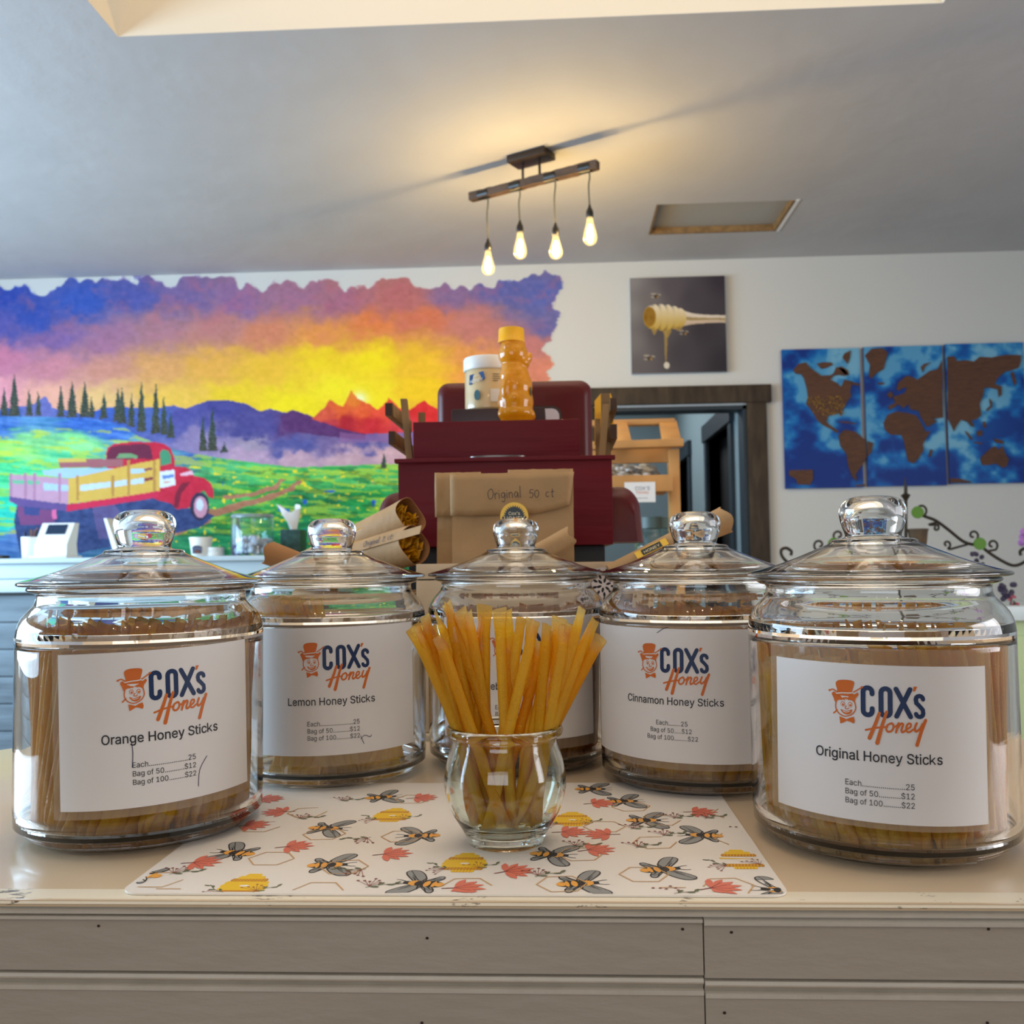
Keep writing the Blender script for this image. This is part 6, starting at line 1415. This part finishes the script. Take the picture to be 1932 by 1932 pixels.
t = thing('tablet_stand', 'white tilted tablet stand on the desk behind the orange jar knob', 'tablet', (D(222, 1000)[0], YD + .02, dz1 + .0005))
b = MB(); h2_ = D(0, 981)[1] - dz1; b.prism([Vector((-.075, 0, h2_)), Vector((-.062, 0, h2_ + .001)), Vector((.0, .0, .012)), Vector((-.026, 0, .012))], (0, .16, 0)); b.obj('tablet', M['white'], t, smooth=False)
MB().box(-.05, .06, 0.01, .14, 0, .0115, b=.003).obj('stand', M['white'], t)
# pen cup
x0, _ = D(39, 1040); x1, z1 = D(74, 1013); r = (x1 - x0) / 2; t = thing('pen_cup', 'white ribbed cup full of dark pens next to the card terminal', 'pen cup', ((x0 + x1) / 2, YD + .01, dz1 + .0005)); h = z1 - dz1
vs = []; n_ = 48; b = MB()
pr = [(.85, 0), (.88, .002), (1, h), (.93, h), (.82, .006), (0, .006)]
for i_, (rr_, z) in enumerate(pr):
    for i in range(n_): a = 2 * PI * i / n_; q = r * rr_ * (1.0 if i % 2 or i_ > 2 else .965); vs.append((q * math.cos(a), q * math.sin(a), z))
b.add(vs, [(j * n_ + i, j * n_ + (i + 1) % n_, (j + 1) * n_ + (i + 1) % n_, (j + 1) * n_ + i) for j in range(5) for i in range(n_)]).obj('cup', M['white'], t, merge=0)
rs = random.Random(3)
for i in range(7):
    a = rs.uniform(0, 6.28); q = r * .45; b = MB(); b.tube([(q * .5 * math.cos(a), q * .5 * math.sin(a), .008), (q * 1.4 * math.cos(a), q * 1.4 * math.sin(a), h + rs.uniform(.02, .045))], .0045, 8)
    o = b.obj('pen', M['black'] if i % 3 else pmat('brown_pen', (120, 70, 60), .5), None); shift(o, (0, 0, .008)); o.location = Vector(t.location) + Vector((0, 0, .008))
    tag(o, 'dark pen standing in the white ribbed cup', 'pen', 'pens in the ribbed cup')
# wallet-like dark thing at the frame's edge
o = MB().box(-.08, .05, -.03, .03, 0, .016, b=.006).obj('card_holder', M['brownmetal'], None); o.location = (D(-8, 1040)[0], YD, dz1 + .0005); tag(o, 'flat dark holder lying at the far end of the desk', 'holder')
# tub, lids, purple bottle, candy jar, tissue box
def lathe_thing(name, label, cat, px, py0, r_px, parts, Y=YD, zb_=None, dy=0, group=None):
    p = at(px, 1045, Y); zb_ = dz1 if zb_ is None else zb_; H = at(px, py0, Y).z - zb_; R = r_px * (Y / F) * 1.0
    t = thing(name, label, cat, (p.x, Y + dy, zb_ + .0005), group=group)
    for (n_, m, pr) in parts: MB().lathe([(r * R, z * H) for r, z in pr], 36).obj(n_, m, t, ang=45)
    return t, R, H
M['whitecup'] = pmat('white_tub', (236, 234, 226), .4)
t, R, H = lathe_thing('paper_tub', 'small white tub with a dark label on the desk beside the stacked lids', 'tub', 379, 1014, 22, [('tub', M['whitecup'], [(0, 0), (.76, 0), (.78, .02), (.96, .9), (1, .9), (1, 1), (.92, 1), (.90, .9), (0, .88)])])
A = Art(.004); A.poly([(-.022, .012), (.022, .012), (.025, .040), (.012, .047), (-.012, .047), (-.025, .040)], 0); A.ell(.003, .020, .012, .008, 1); A.build('tub_label', lambda u, v, h: ((R * .86 + .004) * math.sin(u / R), -(R * .86 + .004) * math.cos(u / R) - h - v * .06, v), [pmat('slate_label', (70, 74, 96), .5), pmat('brown_label', (110, 60, 44), .5)], t)
for i in range(3):
    t, R, H = lathe_thing('jar_lid', ('lowest', 'middle', 'topmost')[i] + ' of three small lids stacked on the desk beside the tub', 'lid', 404, 1041, 17, [('rim', M['whitecup'], [(0, 0), (1, 0), (1, .9), (.97, 1), (0, 1)])], zb_=dz1 + i * .0195, dy=.01, group='lids stacked on the desk')
lathe_thing('spray_bottle', 'slim purple and pale bottle behind the clear candy jar on the desk', 'bottle', 434, 972, 8, [('bottle_body', pmat('purple_plastic', (110, 60, 190), .4), [(0, 0), (1, 0), (1, .35), (1, .36), (0, .36)]), ('upper_body', M['white'], [(1, .36), (1, .7), (.7, .78), (0, .78)]), ('nozzle', pmat('pale_yellow_cap', (226, 222, 150), .4), [(0, .78), (.8, .78), (.8, 1), (0, 1)])], dy=.08)
G_cup = thin_glass('candy_jar_glass', tint=(.92, .97, .98), edge=(.6, .78, .84))
t, R, H = lathe_thing('candy_jar', 'wide clear lidded jar of white candies on the checkout desk', 'jar', 476, 971, 41, [('jar_body', G_cup, [(0, .01), (.9, .0), (.98, .05), (.98, .86), (.92, .9), (.92, .92), (.88, .92), (.88, .88), (.94, .84), (.94, .06), (0, .04)]), ('jar_lid', pmat('clear_lid', (170, 190, 196), .15, trans=.5), [(0, 1), (.93, 1), (.97, .97), (.97, .92), (0, .92)])])
rs = random.Random(8); b = MB()
for i in range(90):
    a = rs.uniform(0, 6.28); q = R * .82 * math.sqrt(rs.random()); z = rs.uniform(.012, .46 * H * (1 - .2 * abs(q / R)))
    b.ell((q * math.cos(a), q * math.sin(a), z), (.017, .014, .011), 8, M=Matrix.Rotation(rs.uniform(0, 3), 3, 'X') @ Matrix.Rotation(rs.uniform(0, 3), 3, 'Z'))
o = b.obj('wrapped_candies', pmat('candy_wrap', (226, 220, 226), .4, var=.5, vscale=40, vrgb=(150, 146, 176)), None); o.location = t.location; tag(o, 'heap of white wrapped candies inside the clear jar', 'candies', kind='stuff')
x0, _ = D(513, 1040); x1, z1 = D(552, 997); t = thing('tissue_box', 'dark green tissue box with a white tissue beside the candy jar', 'tissue box', ((x0 + x1) / 2, YD + .18, dz1 + .0005)); hh = z1 - dz1; ww = (x1 - x0) / 2
MB().box(-ww, ww, -.055, .055, 0, hh, b=.003).obj('box', pmat('green_box', (26, 58, 52), .5, var=.6, vscale=40, vrgb=(60, 100, 90)), t)
b = MB(); vs = []; n_ = 16
for j, (rr_, z) in enumerate(((.012, -.005), (.022, .03), (.034, .06), (.046, .10))):
    for i in range(n_): a = 2 * PI * i / n_; q = rr_ * (1 + .4 * math.sin(a * 3 + j)); vs.append((q * math.cos(a) - .02 * j / 3, q * .6 * math.sin(a), hh + z + .02 * math.sin(a * 2 + 1) * (j / 3)))
b.add(vs, [(j * n_ + i, j * n_ + (i + 1) % n_, (j + 1) * n_ + (i + 1) % n_, (j + 1) * n_ + i) for j in range(3) for i in range(n_)]).obj('tissue', pmat('tissue_paper', (240, 240, 240), .8), t, merge=0)

# ------------------------------------------------------------------ wooden display stand in front of the doorway
SY = 3.0
M['pine'] = pmat('golden_pine', (206, 150, 84), .5, var=.2, vscale=10, stretch=(1, 1, .3))
st = thing('display_stand', 'golden pine display stand with a slanted open top and trays by the doorway', 'display stand', (at(1230, 900, SY).x, SY + .15, 0)); iv = Matrix.Translation(-Vector(st.location))
def sp_(b, n_, m=None, **k): return up(b.obj(n_, m or M['pine'], st, **k), iv)
def SP(px, py, Y=SY): return at(px, py, Y)
# slanted top frame: front rail low, back rail high
A0, A1 = SP(1110, 842), SP(1288, 836); B0, B1 = SP(1110, 800, SY + .28), SP(1272, 796, SY + .28)
def beam(p, q, w, h): 
    d = (q - p); L = d.length; R = d.to_track_quat('X', 'Z').to_matrix().to_4x4(); return MB().box(0, L, -w / 2, w / 2, -h / 2, h / 2, b=.002, M=Matrix.Translation(p) @ R)
sp_(beam(A0, A1, .05, .024), 'front_rail'); sp_(beam(B0, B1, .045, .02), 'back_rail')
for px in (1174, 1268):
    pa = SP(px, 838); pb = SP(px - 8, 798, SY + .28); sp_(beam(pa, pb, .06, .018), 'cross_board')
sp_(beam(SP(1110, 862, SY + .10), SP(1265, 858, SY + .10), .02, .05), 'apron_board')
for (px, Y) in ((1271, SY + .03), (1268, SY + .27)):
    p = SP(px, 845, Y); sp_(MB().box(p.x - .016, p.x + .016, Y - .016, Y + .016, 0, p.z - .005, b=.002), 'post')
pL = SP(1090, 845, SY + .03); sp_(MB().box(pL.x - .016, pL.x + .016, SY, SY + .032, 0, pL.z - .01, b=.002), 'post'); sp_(MB().box(pL.x - .016, pL.x + .016, SY + .25, SY + .282, 0, pL.z - .01, b=.002), 'post')
xL, xR = pL.x, SP(1280, 900).x
T0, T1 = SP(1110, 906), SP(1275, 905)
sp_(beam(Vector((xL, SY - .01, SP(1200, 913).z)), Vector((xR - .02, SY - .01, SP(1200, 913).z)), .018, .052), 'tray_front')
zt_ = SP(1200, 912).z
sp_(MB().box(xL, xR - .02, SY + .012, SY + .27, zt_ - .02, zt_ - .008), 'tray_floor', smooth=False)
sp_(MB().box(xL, xR - .02, SY + .0, SY + .28, SP(1200, 1085).z - .015, SP(1200, 1085).z, b=.002), 'lower_shelf')
sp_(MB().box(xL, xR - .02, SY + .0, SY + .28, .3, .32, b=.002), 'lower_shelf')
# slanted tray of pale pebbly soaps
rs = random.Random(12); b = MB()
for i in range(15):
    for j in range(7):
        x = xL + .02 + (xR - .08 - xL) * i / 14 + rs.uniform(-.006, .006); y = SY + .03 + .035 * j; z = zt_ + .004 + j * .011 + rs.uniform(-.003, .006)
        b.ell((x, y, z), (.019, .016, .013), 8, mi=rs.choice((0, 1, 2)), M=Matrix.Rotation(rs.uniform(0, 3), 3, 'Z'))
o = b.obj('wrapped_sweets', [pmat('sweet_white', (232, 230, 224), .5), pmat('sweet_grey', (120, 118, 110), .5), pmat('sweet_tan', (186, 174, 150), .5)], None); tag(o, 'heap of white and grey sweets in the pine tray by the doorway', 'sweets', kind='stuff'); shift(o, ((xL + xR) / 2, SY + .13, zt_))
# shop card under the tray
q0, q1 = SP(1178, 910, SY - .022), SP(1237, 947, SY - .022); t = thing('shop_card', 'white shop card with blue and orange print below the pine tray', 'card', ((q0.x + q1.x) / 2, SY - .021, q1.z))
w = (q1.x - q0.x) / 2; h = q0.z - q1.z; MB().box(-w, w, 0, .0008, 0, h).obj('card', M['white'], t, smooth=False)
A = Art(); A.text('COX\'S', .008, h * .60, .030, 0, 'CENTER', w * .95); A.text('Honey', .008, h * .42, .02, 1, 'CENTER', w * .8); A.line([(-w * .3, h * .2), (w * .5, h * .2)], .0012, 2, round_=False)
A.build('print', lambda u, v, h_: (u, -h_, v), [INK[0], INK[1], INK[2]], t)
# candy jar on the lower shelf
pz = SP(1200, 1085).z; G_b = thin_glass('sweet_jar_glass', tint=(.86, .93, .92), edge=(.5, .65, .62))
pp = SP(1236, 1050, SY + .1); t = thing('sweets_jar', 'clear glass jar of pink sweets on the lower shelf of the pine stand', 'jar', (pp.x, SY + .12, pz + .0005)); H = SP(1236, 978, SY + .1).z - pz
MB().lathe([(0, .004), (.055, 0), (.062, .01), (.062, H * .62), (.05, H * .74), (.046, H * .78), (.046, H * .97), (.043, H), (.04, H * .97), (.043, H * .78), (.058, H * .6), (.058, .012), (0, .008)], 32).obj('jar_body', G_b, t)
MB().lathe([(0, H * 1.02), (.049, H * 1.02), (.049, H * .82), (.046, H * .82)], 32).obj('jar_lid', pmat('grey_green_lid', (92, 112, 106), .4), t)
b = MB()
for i in range(70):
    a = rs.uniform(0, 6.28); q = .048 * math.sqrt(rs.random()); b.ell((q * math.cos(a), q * math.sin(a), rs.uniform(.015, H * .5)), (.010, .010, .008), 8, mi=i % 3)
o = b.obj('pink_sweets', [pmat('sweet_pink', (226, 140, 150), .4), pmat('sweet_pale', (235, 215, 215), .4), pmat('sweet_mauve', (150, 120, 150), .4)], None); o.location = t.location; tag(o, 'pink and white sweets filling the jar on the pine stand', 'sweets', kind='stuff')

# ------------------------------------------------------------------ pale green cabinet with the iron scroll rack
CY = 3.3; cz = at(1900, 1143, CY).z; ca, cb = at(1560, 1140, CY).x, min(at(2080, 1140, CY).x, XR - .1)
t = thing('green_cabinet', 'pale green cabinet with a white top by the map wall', 'cabinet', ((ca + cb) / 2, CY + .25, 0)); iv = Matrix.Translation(-Vector(t.location))
M['palegreen'] = pmat('pale_green_paint', (196, 214, 158), .5)
up(MB().box(ca - .02, cb, CY - .03, CY + .5, cz - .05, cz, b=.006).obj('cabinet_top', pmat('white_top', (222, 236, 236), .4), t), iv)
up(MB().box(ca, cb - .02, CY, CY + .48, .05, cz - .051, b=.004).obj('cabinet_body', M['palegreen'], t), iv)
n_ = 3
for i in range(n_):
    xa = ca + .03 + (cb - ca - .08) * i / n_; xb = xa + (cb - ca - .08) / n_ - .02; d = up(MB().box(xa, xb, CY - .016, CY - .001, .10, cz - .10, b=.004).obj('door', M['palegreen'], t), iv)
    MB().ell((xb - .03 - t.location.x, CY - .026 - t.location.y, .8), (.012, .012, .012), 12).obj('knob', M['iron'], d)
# iron rack: finial, two scrolling arms, round green magnets, tray on top
IY = CY + .20
def IP(px, py): p = at(px, py, IY); return Vector((p.x, IY, p.z))
o0 = IP(1709, 1143); rk = thing('iron_scroll_rack', 'black wrought iron scroll rack with green discs on the green cabinet', 'rack', (o0.x, IY, cz + .0005)); iv = Matrix.Translation(-Vector(rk.location))
def ip(b, n_, m=None, **k): return up(b.obj(n_, m or M['iron'], rk, **k), iv)
cxp = 1709
def mir(pts): return [(2 * cxp - x, y) for x, y in pts]
def rod(pts, r, name):
    ip(MB().tube(smoothline([IP(*p) for p in pts], 5), r, 8), name)
def spiral(cx, cy, r0, a0, turns, sgn=1, n=14): return [(cx + r0 * (1 - .75 * i / n) * math.cos(a0 + sgn * turns * 2 * PI * i / n), cy + r0 * (1 - .75 * i / n) * math.sin(a0 + sgn * turns * 2 * PI * i / n)) for i in range(n + 1)]
armR = [(1728, 962), (1742, 973), (1765, 982), (1790, 1000), (1815, 1020), (1833, 1027), (1848, 1028), (1865, 1042), (1890, 1058), (1912, 1067), (1930, 1062), (1942, 1050), (1944, 1038), (1935, 1034), (1925, 1040), (1926, 1048)]
scr = [[(1738, 968)] + spiral(1737, 962, 13, 1.2, -.8), [(1846, 1016)] + spiral(1836, 1010, 10, .6, .9, -1), [(1862, 1040), (1874, 1038)] + spiral(1872, 1028, 11, .9, .9, -1), [(1830, 1026), (1808, 1032), (1793, 1036)] + spiral(1786, 1027, 8, 1.2, .9, -1), [(1770, 985), (1752, 990)] + spiral(1766, 996, 6, -1.2, .9)]
for f_ in (lambda p: p, mir):
    rod(f_(armR), .0058, 'scroll_arm')
    for q in scr: rod(f_(q), .0042, 'scroll')
rod([(1709, 918), (1709, 930), (1709, 945), (1709, 1060)], .006, 'post'); ip(MB().tube([IP(1709, 1058), Vector((o0.x, IY, cz + .012))], .006, 8), 'post')
ip(MB().lathe([(0, 0), (.004, .0), (.014, .018), (.018, .022), (.006, .030), (.004, .06), (.0015, .085), (0, .088)], 16, M=Matrix.Translation(IP(1709, 946))), 'finial')
ip(MB().box(-.16, .16, -.09, .09, 0, .012, b=.003, M=Matrix.Translation((o0.x, IY, cz + .001))), 'foot_plate')
M['greendisc'] = pmat('green_disc', (84, 136, 14), .5)
for (px, py) in ((1729, 967), (1846, 1026), (2 * cxp - 1846, 1026)):
    p = IP(px, py); ip(MB().lathe([(0, -.004), (.0215, -.004), (.0225, 0), (.0215, .004), (0, .004)], 28, M=Matrix.Translation((p.x, IY - .012, p.z)) @ Matrix.Rotation(PI / 2, 4, 'X')), 'green_disc', M['greendisc'])
# small hanging lantern pot on the rack
p = IP(1732, 1013); b = MB(); b.lathe([(0, -.055), (.022, -.055), (.026, -.05), (.034, .02), (.038, .028), (.030, .030), (.026, .02), (0, .0)], 20, M=Matrix.Translation(p))
o = b.obj('hanging_pot', pmat('rusty_pot', (84, 70, 58), .7, var=.5, vscale=40, vrgb=(120, 96, 60)), None); shift(o, p); tag(o, 'small rusty pot hung on the iron rack behind the knob', 'pot')
# purple blossoms and dark trinkets on the cabinet
M['purple'] = pmat('purple_petal', (176, 118, 190), .6); M['darkberry'] = pmat('dark_berry', (52, 40, 66), .5)
def blossom(px, py, Y, s, m, label, n=9, stemto=None):
    p = at(px, py, Y); t = thing('flower_sprig', label, 'flower', (p.x, Y, cz + .0005)); b = MB(); rs = random.Random(px)
    for i in range(n): b.ell((rs.uniform(-s, s), rs.uniform(-s, s) * .6, p.z - cz + rs.uniform(-s, s)), (s * .42, s * .3, s * .38), 8, M=Matrix.Rotation(rs.uniform(0, 3), 3, 'Y'))
    b.obj('blossom', m, t); MB().tube([(0, 0, 0), (s * .3, 0, (p.z - cz) * .6), (0, 0, p.z - cz)], .003, 6).obj('stem', M['iron'], t)
blossom(1936, 1010, CY + .12, .035, M['purple'], 'pale purple blossom on a tall stem at the edge of the green cabinet')
blossom(1844, 1056, CY + .10, .022, M['darkberry'], 'dark blue berry sprig under the lower green disc', 12)
blossom(1905, 1116, CY + .06, .026, M['darkberry'], 'dark purple dried sprig lying low on the cabinet top', 14)
blossom(1912, 1134, CY + .02, .014, pmat('red_petal', (176, 84, 96), .6), 'small red blossom at the front of the cabinet top', 7)

# amber honey jars behind the jar of original sticks
M['amberj'] = pmat('amber_jar', (222, 140, 16), .15, coat=.7, var=.2, vscale=10)
HY_J = 1.00
for i, px in enumerate((1590, 1702)):
    p = at(px, 1165, HY_J); H = at(px, 1160, HY_J).z - ZT; q = at(px + 52, 1165, HY_J).x - p.x
    t = thing('honey_pot', ('amber honey jar behind the original sticks jar, next to the cinnamon jar', 'amber honey jar behind the original sticks jar, at the outer side')[i], 'honey jar', (p.x, HY_J, ZT + .0005))
    MB().lathe([(0, 0), (q * .9, 0), (q, .006), (q, H * .74), (q * .86, H * .8), (0, H * .8)], 32).obj('jar_body', M['amberj'], t)
    MB().lathe([(q * .84, H * .79), (q * .95, H * .8), (q * .95, H * .99), (q * .9, H), (0, H)], 32).obj('jar_lid', pmat('golden_lid', (232, 160, 30), .3, metal=.2), t)
